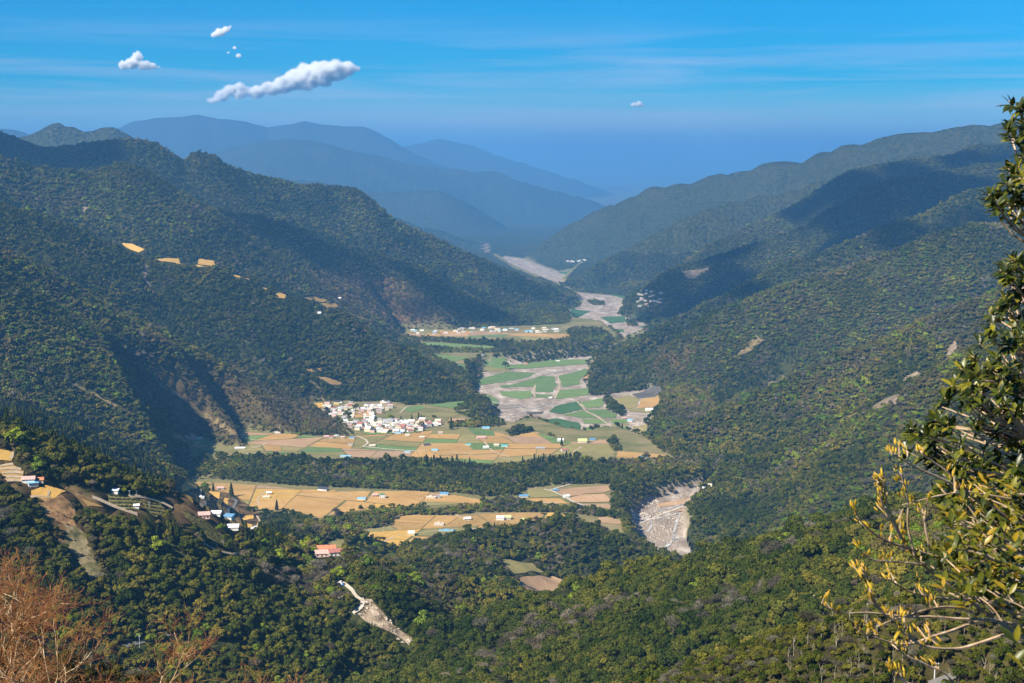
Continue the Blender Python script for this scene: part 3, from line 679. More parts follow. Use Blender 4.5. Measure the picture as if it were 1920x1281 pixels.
MAT['dry_grass'] = surface_mat('dry_grass', [(.34, (.07, .058, .026)), (.5, (.145, .108, .048)), (.64, (.23, .17, .085))], .09, bump=.8, bump_scale=.25, detail=9)
MAT['concrete'] = surface_mat("pale_concrete", [(.3, (.40, .35, .28)), (.7, (.55, .48, .39))], .3)
MAT['asphalt'] = surface_mat("worn_asphalt", [(.3, (.09, .085, .08)), (.7, (.16, .15, .14))], .4)
MAT['dirt'] = surface_mat("dirt_track", [(.3, (.33, .25, .16)), (.7, (.48, .38, .26))], .3)
MAT['water'] = surface_mat("shallow_water", [(.3, (.2, .2, .19)), (.5, (.33, .31, .29)), (.64, (.62, .6, .57))], .12, rough=.45)

def cut_block(ring, size, seed):
    """cut a block of farmland into plots, each an outline of its own"""
    rr = random.Random(seed)
    out, todo = [], [np.array(ring, float)]
    def clip(p, n, c):
        r = []
        for a, b in zip(p, np.roll(p, -1, 0)):
            da, db = a @ n - c, b @ n - c
            if da <= 0: r.append(a)
            if da * db < 0: r.append(a + (b - a) * da / (da - db))
        return np.array(r)
    def area(p): return abs(np.sum(p[:, 0] * np.roll(p[:, 1], -1) - np.roll(p[:, 0], -1) * p[:, 1])) / 2
    while todo:
        p = todo.pop()
        if len(p) < 3: continue
        a = area(p)
        if a < 250: continue
        ext = p.max(0) - p.min(0)
        if a < size * size * rr.uniform(.5, 1.6): out.append(p); continue
        ang = (0 if ext[0] > ext[1] * rr.uniform(.7, 1.4) else math.pi / 2) + rr.uniform(-.4, .4)
        n = np.array([math.cos(ang), math.sin(ang)])
        s = p @ n
        c = s.min() + (s.max() - s.min()) * rr.uniform(.35, .65)
        g = rr.choice([.5, .7, 1.4, 2.6])
        todo += [q for q in (clip(p, n, c - g), clip(p, -n, -(c + g))) if len(q) >= 3]
    return out
PALETTES = {'mixed': ['tan', 'tan', 'olive', 'tan', 'green', 'pink', 'green', 'tan', 'olive', 'pink'], 'tan': ['tan', 'tan', 'gold', 'tan', 'pink', 'olive'], 'gold': ['gold', 'gold', 'tan', 'gold', 'tan', 'olive']}
def plot(name, cell, block, mat):
    """one plot of a block of farmland: a convex cell, trimmed to the block's outline"""
    step = max(4.5, float(np.hypot(*cell.mean(0))) * .0020)
    ring = []
    for a, b in zip(cell, np.roll(cell, -1, 0)):
        n = max(1, int(np.hypot(*(b - a)) / step))
        for t in range(n): ring.append(a + (b - a) * t / n)
    ring = np.array(ring)
    lo, hi = ring.min(0), ring.max(0)
    gx, gy = np.meshgrid(np.arange(lo[0] + step / 2, hi[0], step), np.arange(lo[1] + step / 2, hi[1], step))
    gx, gy = gx.ravel(), gy.ravel()
    k = sdist(gx, gy, ring) < -step * .4
    pts = [Vector(p) for p in ring] + [Vector(p) for p in np.stack([gx[k], gy[k]], -1)]
    v, _, f, *_ = delaunay_2d_cdt(pts, [(i, (i + 1) % len(ring)) for i in range(len(ring))], [], 1, 1e-4)
    v = np.array([(p.x, p.y) for p in v])
    if not len(f): return
    c = np.array([v[list(q)].mean(0) for q in f])
    ok = inside(c[:, 0], c[:, 1], block) & (lookup(GSD, c[:, 0], c[:, 1]) < 4)
    f = [q for q, a in zip(f, ok) if a]
    if len(f) < 6: return
    used = sorted({i for q in f for i in q}); ix = {a: n for n, a in enumerate(used)}
    v = v[used]
    z = height(v[:, 0], v[:, 1]) + .5
    mesh_obj(name, np.column_stack([v, z]), [[ix[i] for i in q] for q in f], mat, smooth_shade=True, kind="structure")
for bi, (poly, mode, size, pal) in enumerate(FIELD_BLOCKS):
    ring = ring_xy(poly, 0)
    CLEAR_XY.append(ring)
    rr = random.Random(90 + bi)
    lo, hi = ring.min(0), ring.max(0)
    for ci, c in enumerate(cut_block([(lo[0], lo[1]), (hi[0], lo[1]), (hi[0], hi[1]), (lo[0], hi[1])], size, bi + 3)):
        plot("field", c, ring, MAT[rr.choice(PALETTES[pal])])
for poly, off, m in FIELDS:
    drape("field", ring_xy(poly, off), MAT[m], off=.5, jitter=.7, level=True)
for poly, m in HILL_FIELDS:
    drape("field", ring_xy(poly, 'hill'), MAT[m], off=.6, jitter=.7)
for poly, m in SCARS:
    drape("bare_slope", ring_xy(poly, 'hill'), MAT['pinkscar' if m == 'pink' else m], off=.5, jitter=3.2, clear=m in ('scree', 'pink'))
    if m in ('red', 'grass'): SPARSE_XY.append(ring_xy(poly, 'hill'))

for pts_, w_ in (([(300, 725), (345, 750), (395, 780), (440, 815), (455, 835)], 22), ([(140, 722), (190, 748), (240, 775), (285, 800)], 16), ([(560, 700), (600, 730), (640, 775)], 14), ([(1355, 775), (1400, 745), (1440, 722), (1470, 706)], 20), ([(1372, 672), (1400, 660), (1425, 636)], 34), ([(1296, 785), (1310, 772), (1318, 760)], 26), ([(1555, 800), (1590, 782), (1625, 766)], 24), ([(620, 555), (660, 590), (700, 605), (760, 612)], 22), ([(800, 560), (840, 590), (870, 612)], 24)):
    ribbon("bare_slope", ring_xy(pts_, 'hill'), w_ * .7, MAT['dry_grass'], off=.5, wob=1.5, clear=False)
    SPARSE_XY.append(np.vstack([ring_xy(pts_, 'hill') + [0, 7], ring_xy(pts_, 'hill')[::-1] - [0, 7]]))

def road(pts, width, m='concrete', mode='hill', name='road', wob=0.0, off=.6):
    return ribbon(name, ring_xy(pts, mode), width, MAT[m], off=off, wob=wob)
road([(629, 1089), (644, 1093), (661, 1109), (680, 1126), (681, 1139), (670, 1149), (661, 1150)], 5.5)
road([(173, 933), (201, 944), (225, 955), (244, 963), (258, 966)], 7, 'dirt')
road([(242, 932), (272, 933), (297, 939), (324, 954)], 6, 'dirt')
road([(372, 1012), (395, 1030), (420, 1038), (452, 1040)], 4, 'dirt')
road([(411, 1000), (419, 1006), (417, 1022)], 4, 'dirt')
road([(433, 935), (444, 939), (440, 947), (427, 956), (407, 963), (396, 966)], 8, 'asphalt')
road([(377, 917), (376, 928), (384, 938), (378, 952)], 5, 'dirt')
road([(430, 957), (428, 970), (424, 976)], 5, 'dirt')
road([(480, 966), (488, 978), (482, 986), (472, 992)], 5, 'dirt')
road([(230, 1215), (262, 1206), (300, 1196), (325, 1188)], 5, 'asphalt')
road([(455, 1130), (480, 1117), (520, 1113)], 4, 'dirt')
road([(1740, 1290), (1775, 1272), (1800, 1266)], 5, 'asphalt')
F = 0
road([(1020, 918), (1035, 921), (1058, 932), (1075, 942), (1100, 950)], 6, 'concrete', F); road([(1031, 919), (1058, 912), (1076, 906), (1066, 903), (1052, 908)], 6, 'concrete', F)
road([(970, 953), (990, 948), (1010, 942), (1050, 944)], 5, 'concrete', F)
road([(1312, 906), (1290, 918), (1262, 928), (1235, 937), (1210, 947), (1192, 955), (1183, 965), (1182, 978)], 7, 'concrete', 0)
road([(486, 948), (482, 938), (490, 928), (500, 921)], 5, 'dirt', F); road([(520, 925), (590, 931), (650, 934), (700, 932)], 3.5, 'dirt', F); road([(640, 922), (660, 930)], 4, 'dirt', F)
road([(860, 999), (890, 992), (935, 990), (980, 986)], 6, 'concrete', F); road([(690, 1040), (715, 1022), (722, 1014), (740, 1008)], 5, 'dirt', F); road([(745, 1005), (800, 998), (860, 992)], 4, 'dirt', F); road([(848, 962), (865, 972), (880, 978)], 5, 'dirt', F)
road([(680, 838), (720, 842), (770, 846), (800, 845)], 7, 'concrete', F); road([(680, 838), (690, 832), (686, 825), (670, 818)], 6, 'concrete', F); road([(840, 848), (900, 855), (960, 862)], 5, 'dirt', F); road([(908, 828), (915, 838), (925, 848), (955, 858)], 6, 'dirt', F)
road([(455, 848), (520, 846), (600, 846), (680, 845), (740, 846)], 5, 'asphalt', F); road([(500, 832), (490, 836), (470, 841)], 5, 'concrete', F); road([(450, 822), (480, 826), (505, 827)], 4, 'concrete', F); road([(375, 829), (366, 834)], 5, 'concrete', F)
road([(830, 896), (860, 884), (890, 879)], 5, 'dirt', F); road([(750, 775), (760, 765), (770, 762)], 5, 'concrete', F); road([(660, 770), (690, 784), (740, 786)], 4, 'asphalt', F); road([(640, 800), (700, 806), (780, 806), (828, 799)], 5, 'asphalt', F)
road([(1075, 848), (1085, 842), (1090, 838)], 6, 'dirt', F)
R_ = -28
def stream(pts, w): return ribbon("stream", ring_xy(pts, R_), w, MAT['water'], off=.5, wob=.8)
stream([(1260, 1066), (1250, 1045), (1236, 1040), (1245, 1030), (1256, 1020), (1262, 1012), (1275, 1010)], 7); stream([(1186, 970), (1200, 976), (1222, 974), (1250, 970), (1275, 962)], 9); stream([(1182, 985), (1195, 992), (1206, 996)], 8)
stream([(1183, 962), (1188, 978), (1200, 990)], 5); stream([(1340, 905), (1330, 890), (1318, 880)], 7); stream([(1310, 925), (1290, 940), (1262, 952), (1240, 958), (1212, 962), (1192, 968)], 5); stream([(1290, 950), (1270, 975), (1266, 990), (1262, 1010)], 6); stream([(1210, 962), (1222, 985), (1215, 998)], 4)
stream([(890, 742), (905, 750), (940, 758), (980, 765), (1020, 768)], 6); stream([(930, 790), (960, 780), (1000, 768), (1030, 755)], 5); stream([(950, 716), (1000, 708), (1050, 696), (1100, 690)], 7)
# tracks and low banks between the plots of the river plain
for t in ([(1040, 748), (1046, 735), (1050, 722), (1046, 707)], [(1030, 752), (1070, 748), (1110, 745), (1150, 740)], [(1003, 745), (1001, 733), (1004, 722)], [(940, 728), (970, 729), (1000, 726)], [(1095, 769), (1120, 782), (1145, 800)], [(1082, 753), (1096, 768)], [(1178, 792), (1200, 804), (1218, 812)], [(1018, 704), (980, 714), (940, 720), (905, 730)]):
    ribbon("path", ring_xy(t, R_), 7, MAT['dirt'], off=.6, wob=.8)

def build_rubble():
    """broken rock lying on the landslide"""
    rng = np.random.default_rng(3)
    ico = [(0, 0, 1), (.9, 0, .1), (-.3, .85, .2), (-.5, -.7, 0), (.2, -.3, -.8)]
    fc = [(0, 1, 2), (0, 2, 3), (0, 3, 1), (4, 2, 1), (4, 3, 2), (4, 1, 3)]
    v, f = [], []
    near_bed = [(1185, 962), (1215, 938), (1300, 918), (1328, 912), (1326, 930), (1284, 972), (1296, 1003), (1340, 1024), (1345, 1058), (1240, 1060), (1206, 1030), (1182, 985)]
    for poly, m in SCARS[:2] + [(near_bed, 'bed')]:
        bed = m == 'bed'
        ring = ring_xy(poly, RIVER_OFF if bed else 'hill'); lo, hi = ring.min(0), ring.max(0)
        p = rng.uniform(lo, hi, (5200 if bed else 900, 2)); p = p[inside(p[:, 0], p[:, 1], ring)]
        if bed: p = p[(lookup(GSR, p[:, 0], p[:, 1]) < -3) & (lookup(GSD, p[:, 0], p[:, 1]) < -6)]; p = p[fbm(p[:, 0] / 30, p[:, 1] / 90, 3) > .47]
        for x, y in p:
            r = rng.gamma(1.6, .45) * (1.5 if bed else 1) + .2
            z = float(height(x, y)) + .4; k = len(v)
            a = rng.uniform(0, 6.3); ca, sa = math.cos(a), math.sin(a)
            for (i, j, q) in ico:
                e = r * rng.uniform(.7, 1.3)
                v.append((x + (i * ca - j * sa) * e, y + (i * sa + j * ca) * e, z + q * e * .7))
            f += [tuple(t + k for t in q) for q in fc]
    mesh_obj("rubble", v, f, surface_mat("broken_rock", [(.3, (.14, .11, .085)), (.5, (.34, .28, .22)), (.7, (.56, .51, .45))], .35), kind="stuff")
build_rubble()

# ------------------------------------------------------------------ trees
def leaf_mat(name, stops, trans=.22):
    m, nt, out = new_mat(name)
    oi = nd(nt, "ShaderNodeObjectInfo")
    c = ramp(nt, oi.outputs['Random'], stops)
    pos = nd(nt, "ShaderNodeNewGeometry").outputs['Position']
    n = noise(nt, pos, .55, 3, .6)
    c = mixc(nt, 1.0, c, ramp(nt, n, [(.3, (.55, .55, .55)), (.7, (1.45, 1.42, 1.3))]), 'MULTIPLY')
    big = noise(nt, oi.outputs['Location'], .006, 4, .6)
    c = mixc(nt, 1.0, c, ramp(nt, big, [(.36, (.62, .70, .62)), (.5, (1, 1, 1)), (.62, (1.26, 1.16, .92))]), 'MULTIPLY')
    d = nd(nt, "ShaderNodeBsdfDiffuse"); t = nd(nt, "ShaderNodeBsdfTranslucent")
    nt.links.new(c, d.inputs['Color']); nt.links.new(c, t.inputs['Color'])
    x = nd(nt, "ShaderNodeMixShader"); x.inputs[0].default_value = trans
    nt.links.new(d.outputs[0], x.inputs[1]); nt.links.new(t.outputs[0], x.inputs[2])
    nt.links.new(x.outputs[0], out.inputs['Surface'])
    return m
LEAF = {
    'dark': leaf_mat("dark_green_leaves", [(0, (0.033, 0.053, 0.009)), (.5, (0.070, 0.086, 0.014)), (1, (0.120, 0.123, 0.021))]),
    'olive': leaf_mat("olive_leaves", [(0, (0.091, 0.099, 0.015)), (.5, (0.136, 0.130, 0.022)), (1, (0.183, 0.160, 0.030))]),
    'fresh': leaf_mat("fresh_green_leaves", [(0, (0.085, 0.148, 0.014)), (.6, (0.141, 0.201, 0.020)), (1, (0.227, 0.262, 0.020))]),
    'lime': leaf_mat("yellow_green_leaves", [(0, (0.136, 0.203, 0.022)), (1, (0.210, 0.264, 0.033))]),
    'brown': leaf_mat("russet_leaves", [(0, (0.079, 0.074, 0.026)), (.5, (0.121, 0.104, 0.037)), (1, (0.157, 0.138, 0.055))]),
    'grey': leaf_mat("bare_grey_twigs", [(0, (.085, .072, .052)), (.6, (.16, .138, .105)), (1, (.26, .23, .18))]),
    'conifer': leaf_mat("conifer_needles", [(0, (0.026, 0.043, 0.009)), (.6, (0.043, 0.060, 0.012)), (1, (0.072, 0.082, 0.014))]),
}
BARK = surface_mat("grey_brown_bark", [(.3, (.06, .045, .03)), (.7, (.16, .13, .095))], 2.0)

def quad_cloud(pts, nrm, size, rng, aspect=1.0):
    n = len(pts)
    a = rng.normal(size=(n, 3)); a -= nrm * (a * nrm).sum(1)[:, None]; a /= np.linalg.norm(a, axis=1)[:, None] + 1e-9
    b = np.cross(nrm, a)
    s = size[:, None] if np.ndim(size) else size
    a, b = a * s * .5, b * s * .5 * aspect
    bend = nrm * s * .12
    v = np.stack([pts - a - b, pts + a - b + bend, pts + a + b, pts - a + b + bend], 1).reshape(-1, 3)
    f = np.arange(4 * n).reshape(n, 4)
    return v, f
def crown_geo(kind, seed, n):
    rng = np.random.default_rng(seed)
    if kind == 'conifer':
        h = rng.random(n) ** .8
        rad = 2.5 * (1 - h) ** .85 + .15
        th = rng.random(n) * 2 * math.pi
        rr = rad * (.55 + .45 * rng.random(n)) * (1 + .18 * np.sin(th * 3 + h * 25))
        pts = np.stack([np.cos(th) * rr, np.sin(th) * rr, 1.6 + h * 11.5 - rr * .25], -1)
        nrm = np.stack([np.cos(th), np.sin(th), .75 + 0 * th], -1) + rng.normal(size=(n, 3)) * .35
        size = rng.uniform(.7, 1.3, n) * (420 / n) ** .5
    elif kind == 'grey':
        k = rng.integers(0, 6, n); c = np.stack([np.cos(np.arange(6) * 1.05 + seed) * 2.0, np.sin(np.arange(6) * 1.05 + seed) * 2.0, 5.5 + rng.random(6) * 2.5], -1); c[0] = (0, 0, 8)
        d = rng.normal(size=(n, 3)); d /= np.linalg.norm(d, axis=1)[:, None]; d[:, 2] = np.abs(d[:, 2]) * .9 - .15
        pts = c[k] + d * rng.uniform(.3, 2.5, n)[:, None]
        nrm = rng.normal(size=(n, 3))
        size = rng.uniform(.8, 1.7, n) * (420 / n) ** .4
        nrm /= np.linalg.norm(nrm, axis=1)[:, None]
        return quad_cloud(pts, nrm, size * 1.15, rng, .10 if n > 250 else .26)
    else:
        nl = int(rng.integers(6, 11))
        th = np.arange(nl) * 2.4 + rng.random() * 6
        rad = np.sqrt((np.arange(nl) + .4) / nl) * rng.uniform(2.5, 3.5) * rng.uniform(.7, 1.25, nl)
        c = np.stack([np.cos(th) * rad, np.sin(th) * rad, 7.6 - rad * rng.uniform(.5, 1.0, nl) + rng.normal(size=nl) * .9], -1)
        lr = rng.uniform(.95, 2.3, nl)
        w = lr ** 2 / (lr ** 2).sum()
        k = rng.choice(nl, n, p=w)
        d = rng.normal(size=(n, 3)); d /= np.linalg.norm(d, axis=1)[:, None]
        d[:, 2] = np.where(d[:, 2] < -.35, -d[:, 2], d[:, 2])
        pts = c[k] + d * (lr[k] * rng.uniform(.72, 1.06, n))[:, None] * np.array([1, 1, .78])
        nrm = d + rng.normal(size=(n, 3)) * .42
        size = rng.uniform(.55, 1.05, n) * (430 / n) ** .5
    nrm /= np.linalg.norm(nrm, axis=1)[:, None]
    return quad_cloud(pts, nrm, size, rng)
def tube(pts, rads, sides=5):
    """a tapered limb along a line of points"""
    pts = [Vector(p) for p in pts]
    v, f = [], []
    for i, (p, r) in enumerate(zip(pts, rads)):
        t = (pts[min(i + 1, len(pts) - 1)] - pts[max(i - 1, 0)]).normalized()
        a = t.orthogonal().normalized(); b = t.cross(a)
        for s in range(sides):
            w = 2 * math.pi * s / sides
            v.append(p + (a * math.cos(w) + b * math.sin(w)) * r)
    for i in range(len(pts) - 1):
        for s in range(sides):
            s2 = (s + 1) % sides
            f.append((i * sides + s, i * sides + s2, (i + 1) * sides + s2, (i + 1) * sides + s))
    f.append(tuple(range(sides))[::-1]); f.append(tuple((len(pts) - 1) * sides + s for s in range(sides)))
    return v, f
class MB:
    def __init__(s): s.v, s.f = [], []
    def add(s, v, f):
        n = len(s.v); s.v += [tuple(x) for x in v]; s.f += [tuple(i + n for i in x) for x in f]
        return s
    def tube(s, pts, rads, sides=5): return s.add(*tube(pts, rads, sides))
    def box(s, x0, x1, y0, y1, z0, z1):
        v = [(x, y, z) for z in (z0, z1) for y in (y0, y1) for x in (x0, x1)]
        return s.add(v, [(0, 2, 3, 1), (4, 5, 7, 6), (0, 1, 5, 4), (2, 6, 7, 3), (0, 4, 6, 2), (1, 3, 7, 5)])
    def mesh(s, name, mat):
        me = bpy.data.meshes.new(name); me.from_pydata(s.v, [], s.f)
        me.materials.append(mat); return me
    def build(s, name, mat, parent=None, **kw): return mesh_obj(name, s.v, s.f, mat, parent, **kw)
def trunk_mb(kind, seed):
    r = random.Random(seed); m = MB()
    if kind == 'conifer':
        return m.tube([(0, 0, -1), (0, 0, 4), (.05, 0, 12.6)], [.28, .2, .04], 6)
    top = 6.2 if kind != 'grey' else 7
    m.tube([(0, 0, -1.2), (.1, .05, 2), (r.uniform(-.3, .3), r.uniform(-.3, .3), top)], [.32, .24, .1], 6)
    for k in range(5 if kind != 'grey' else 9):
        a = k * 2.4 + r.random(); z0 = r.uniform(2, 4.5); L = r.uniform(1.6, 2.6)
        m.tube([(0, 0, z0), (math.cos(a) * L * .5, math.sin(a) * L * .5, z0 + 1.2), (math.cos(a) * L, math.sin(a) * L, z0 + 2.9)], [.13, .09, .035], 4)
    return m
KINDS = ['dark', 'dark', 'dark', 'olive', 'olive', 'fresh', 'lime', 'brown', 'brown', 'grey', 'grey', 'conifer', 'conifer']
PROTO = []         # kind, crown mesh, trunk mesh, near joined object, far joined object
forest_parts = bpy.data.collections.new("forest_models")
for i, k in enumerate(KINDS):
    cv, cf = crown_geo(k, 40 + i, 640 if k != 'grey' else 640)
    crown_me = bpy.data.meshes.new("crown"); crown_me.from_pydata([tuple(x) for x in cv], [], [tuple(x) for x in cf]); crown_me.materials.append(LEAF[k])
    tm = trunk_mb(k, i); trunk_me = tm.mesh("trunk", BARK)
    PROTO.append((k, crown_me, trunk_me))
for lod, n in (('near', 640), ('far', 110)):
    for i, k in enumerate(KINDS):
        cv, cf = crown_geo(k, 40 + i, n if k != 'grey' else int(n * 1.15))
        m = MB().add(cv, cf); nc = len(m.f)
        if lod == 'near': m.add(trunk_mb(k, i).v, trunk_mb(k, i).f)
        me = bpy.data.meshes.new("forest_tree"); me.from_pydata(m.v, [], m.f)
        me.materials.append(LEAF[k]); me.materials.append(BARK)
        me.polygons.foreach_set("material_index", [0] * nc + [1] * (len(m.f) - nc))
        o = bpy.data.objects.new("forest_tree_%s_%02d" % ('a' if lod == 'near' else 'b', i), me)
        forest_parts.objects.link(o)
NK = len(KINDS)

def tree_points():
    """where the trees of the visible slopes stand: position, kind, size"""
    out = []
    tanh = math.tan(math.radians(27))
    for (r0, r1, gap, scale) in ((62, 220, 2.0, .5), (220, 450, 2.3, .5), (450, 1500, 4.5, .84), (1500, 2600, 5.3, .82), (2600, 4200, 6.4, .88), (4200, 7800, 8.6, 1.02)):
        xs = np.arange(-r1 * tanh, r1 * tanh, gap); ys = np.arange(r0 * .9, r1, gap)
        x, y = np.meshgrid(xs, ys); x, y = x.ravel(), y.ravel()
        m = (np.abs(x) < y * tanh + 20) & (np.hypot(x, y) >= r0) & (np.hypot(x, y) < r1)
        x, y = x[m], y[m]
        x = x + RNG.uniform(-.48, .48, len(x)) * gap; y = y + RNG.uniform(-.48, .48, len(y)) * gap
        z = height(x, y)
        r = np.hypot(x, y)
        ht = 11 * scale
        vis = ((z + ht) / r > lookup(CUM, x * (1 - 25 / r), y * (1 - 25 / r)) - .0015) & ((z + ht) / r > -.43)
        x, y, z = x[vis], y[vis], z[vis]
        out.append(np.stack([x, y, z, np.full(len(x), scale)], -1))
    p = np.vstack(out)
    x, y, z, s = p.T
    sd = lookup(GSD, x, y); sr = lookup(GSR, x, y)
    px, py = to_px(x, y, z)
    ok = sd > 6
    # scattered trees on the valley floor, woods where the photo has them
    fl = ~ok
    ok |= fl & in_any(px, py, WOODS_IN_VALLEY)
    rim = (np.abs(sr) < 16) & fl & (y < 5200) & (RNG.random(len(x)) < np.where(y < 2700, .1, .30))
    ok |= rim
    ok |= fl & (sd > -14) & (RNG.random(len(x)) < np.where(y < 2700, .15, .5))
    for c in CLEAR_XY:
        lo, hi = c.min(0) - 3, c.max(0) + 3
        b = ok & (x > lo[0]) & (x < hi[0]) & (y > lo[1]) & (y < hi[1])
        if b.any():
            ii = np.nonzero(b)[0]
            ok[ii[inside(x[ii], y[ii], c)]] = False
    sparse = np.zeros(len(x), bool)
    for c in SPARSE_XY: sparse |= inside(x, y, c)
    sparse |= in_any(px, py, [BENCH_PX]) & (y > 700)
    ok &= ~(in_any(px, py - 9.5 * s * FPX / np.hypot(x, y) * .7, [BENCH_PX]) & ~sparse & (y > 450) & (RNG.random(len(x)) < .6))
    ok &= ~(sparse & (RNG.random(len(x)) < .72))
    s = np.where(sparse, s * RNG.uniform(.15, .45, len(x)), s)
    # nothing taller stands in front of the fields, orchards, roads and buildings that the photo shows
    hp = 9.5 * s * FPX / np.hypot(x, y)
    for fr, pr in ((.95, 1.0), (.55, 1.0), (.25, .8)):
        t_ = ok & in_any(px, py - hp * fr, KEEP_VIEW) & ~sparse & (RNG.random(len(x)) < pr) & (y > 450)
        ok &= ~t_
    t_ = ok & in_any(px, py - hp * .8, [b[0] for b in FIELD_BLOCKS] + [b[0] for b in FIELDS[:10]]) & (RNG.random(len(x)) < .85)
    ok &= ~t_
    bank = fl & (sr > 2) & (sr < 60) & (x > 170) & (y < 2700) & (RNG.random(len(x)) < .8)
    ok |= bank
    # natural gaps
    gap = fbm(x / 55 + 3, y / 55, 3) + .25 * (RNG.random(len(x)) - .5)
    ok &= ~((gap > .745) & (y > 450))
    x, y, z, s, px, py = x[ok], y[ok], z[ok], s[ok], px[ok], py[ok]
    n = len(x)
    # kind by mixed stands
    a = fbm(x / 130, y / 130, 3); b = fbm(x / 60 + 70, y / 60, 3); u = RNG.random(n)
    t = .62 * u + .19 + (a - .5) * 2.3
    t = t + .34 * in_any(px, py, LIGHT_PX) * (y > 1300) - .45 * in_any(px, py, SHADE_PX) * (y > 1300)
    b = b + .075 * in_any(px, py, LIGHT_PX[1:2])
    kind = np.select([t < .66, t < 1.02, t < 1.2], [0, 3, 5], 7)
    kind = np.where((b > .67) & (RNG.random(n) < .4), 9, kind)
    kind = np.where(RNG.random(n) < .014, 9, kind)
    kind = np.where(RNG.random(n) < np.where(y > 1500, .003, .007), 6, kind)
    con = in_any(px, py, CONIFER_PX)
    kind = np.where((RNG.random(n) < .03) & (y > 1400), 11, kind)
    kind = np.where(con & (RNG.random(n) < .82), 11, kind)
    dry = lookup(GDRY, x, y)
    kind = np.where(RNG.random(n) < dry * .85, np.where(RNG.random(n) < .75, 7, 9), kind)
    s = s * np.where(dry > .4, .72, 1) * np.where(kind >= 11, .74, 1)
    # the near humps: brown scrub on the left, pale saplings on the right
    near = y < 430
    kind = np.where(near & (x < 0), np.where(RNG.random(n) < .6, 7, 9), kind)
    kind = np.where(near & (x > 0), np.where(RNG.random(n) < .22, 9, np.where(RNG.random(n) < .62, 3, 0)), kind)
    s = np.where(near, s * np.where(x < 0, .34, .55), s)
    jump = np.array([2, 0, 0, 1, 0, 0, 0, 1, 0, 1, 0, 1, 0])
    kind = kind + (RNG.random(n) * (jump[kind] + 1)).astype(int)
    sc = s * np.exp(RNG.normal(0, .28, n))
    return x, y, z, kind, sc, px, py

def place(o, x, y, z, rz=0, s=1.0):
    o.location = (x, y, z); o.rotation_euler = (0, 0, rz); o.scale = (s, s, s) if np.isscalar(s) else s
def thing(name, label, cat, loc=(0, 0, 0), rz=0, group=None, s=1.0):
    o = bpy.data.objects.new(name, None); COL.objects.link(o)
    o.empty_display_size = .5
    place(o, *loc, rz, s)
    o["label"] = label; o["category"] = cat
    if group: o["group"] = group
    return o
def part(name, me, parent, label=None):
    o = bpy.data.objects.new(name, me); COL.objects.link(o); o.parent = parent
    if label: o["label"] = label
    return o
LOOK = {'dark': "dark green", 'olive': "olive green", 'fresh': "fresh green", 'lime': "bright yellow-green", 'brown': "russet brown", 'grey': "pale leafless", 'conifer': "dark pointed"}
NAME = {'grey': ('bare_tree', 'bare tree'), 'conifer': ('conifer_tree', 'conifer')}
def hill_of(px, py, y):
    if y < 430: return "on the scrubby hump by the road" if px > 900 else "below the rust-coloured trees"
    if px > 860 and y < 1060:
        side = "above the landslide gully" if px < 1110 else ("below the gravel riverbed" if px < 1370 else "toward the evergreen")
        tier = "crest" if py < 1090 else ("foot" if py > 1190 else "middle")
        return f"on the near wooded hill's {tier}, {side}"
    if y < 1250 and px > 630: return "in the ravine beside the landslide"
    if y < 1250:
        if px < 230: return "below the bare red slope"
        return "on the spur under the orchard" if px < 430 else "on the spur above the landslide"
    if y < 2000 and px > 690: return "on the knoll before the gravel riverbed"
    if px < 420: return "on the slope behind the terraced bench"
    return "in the woods between the farm terraces"
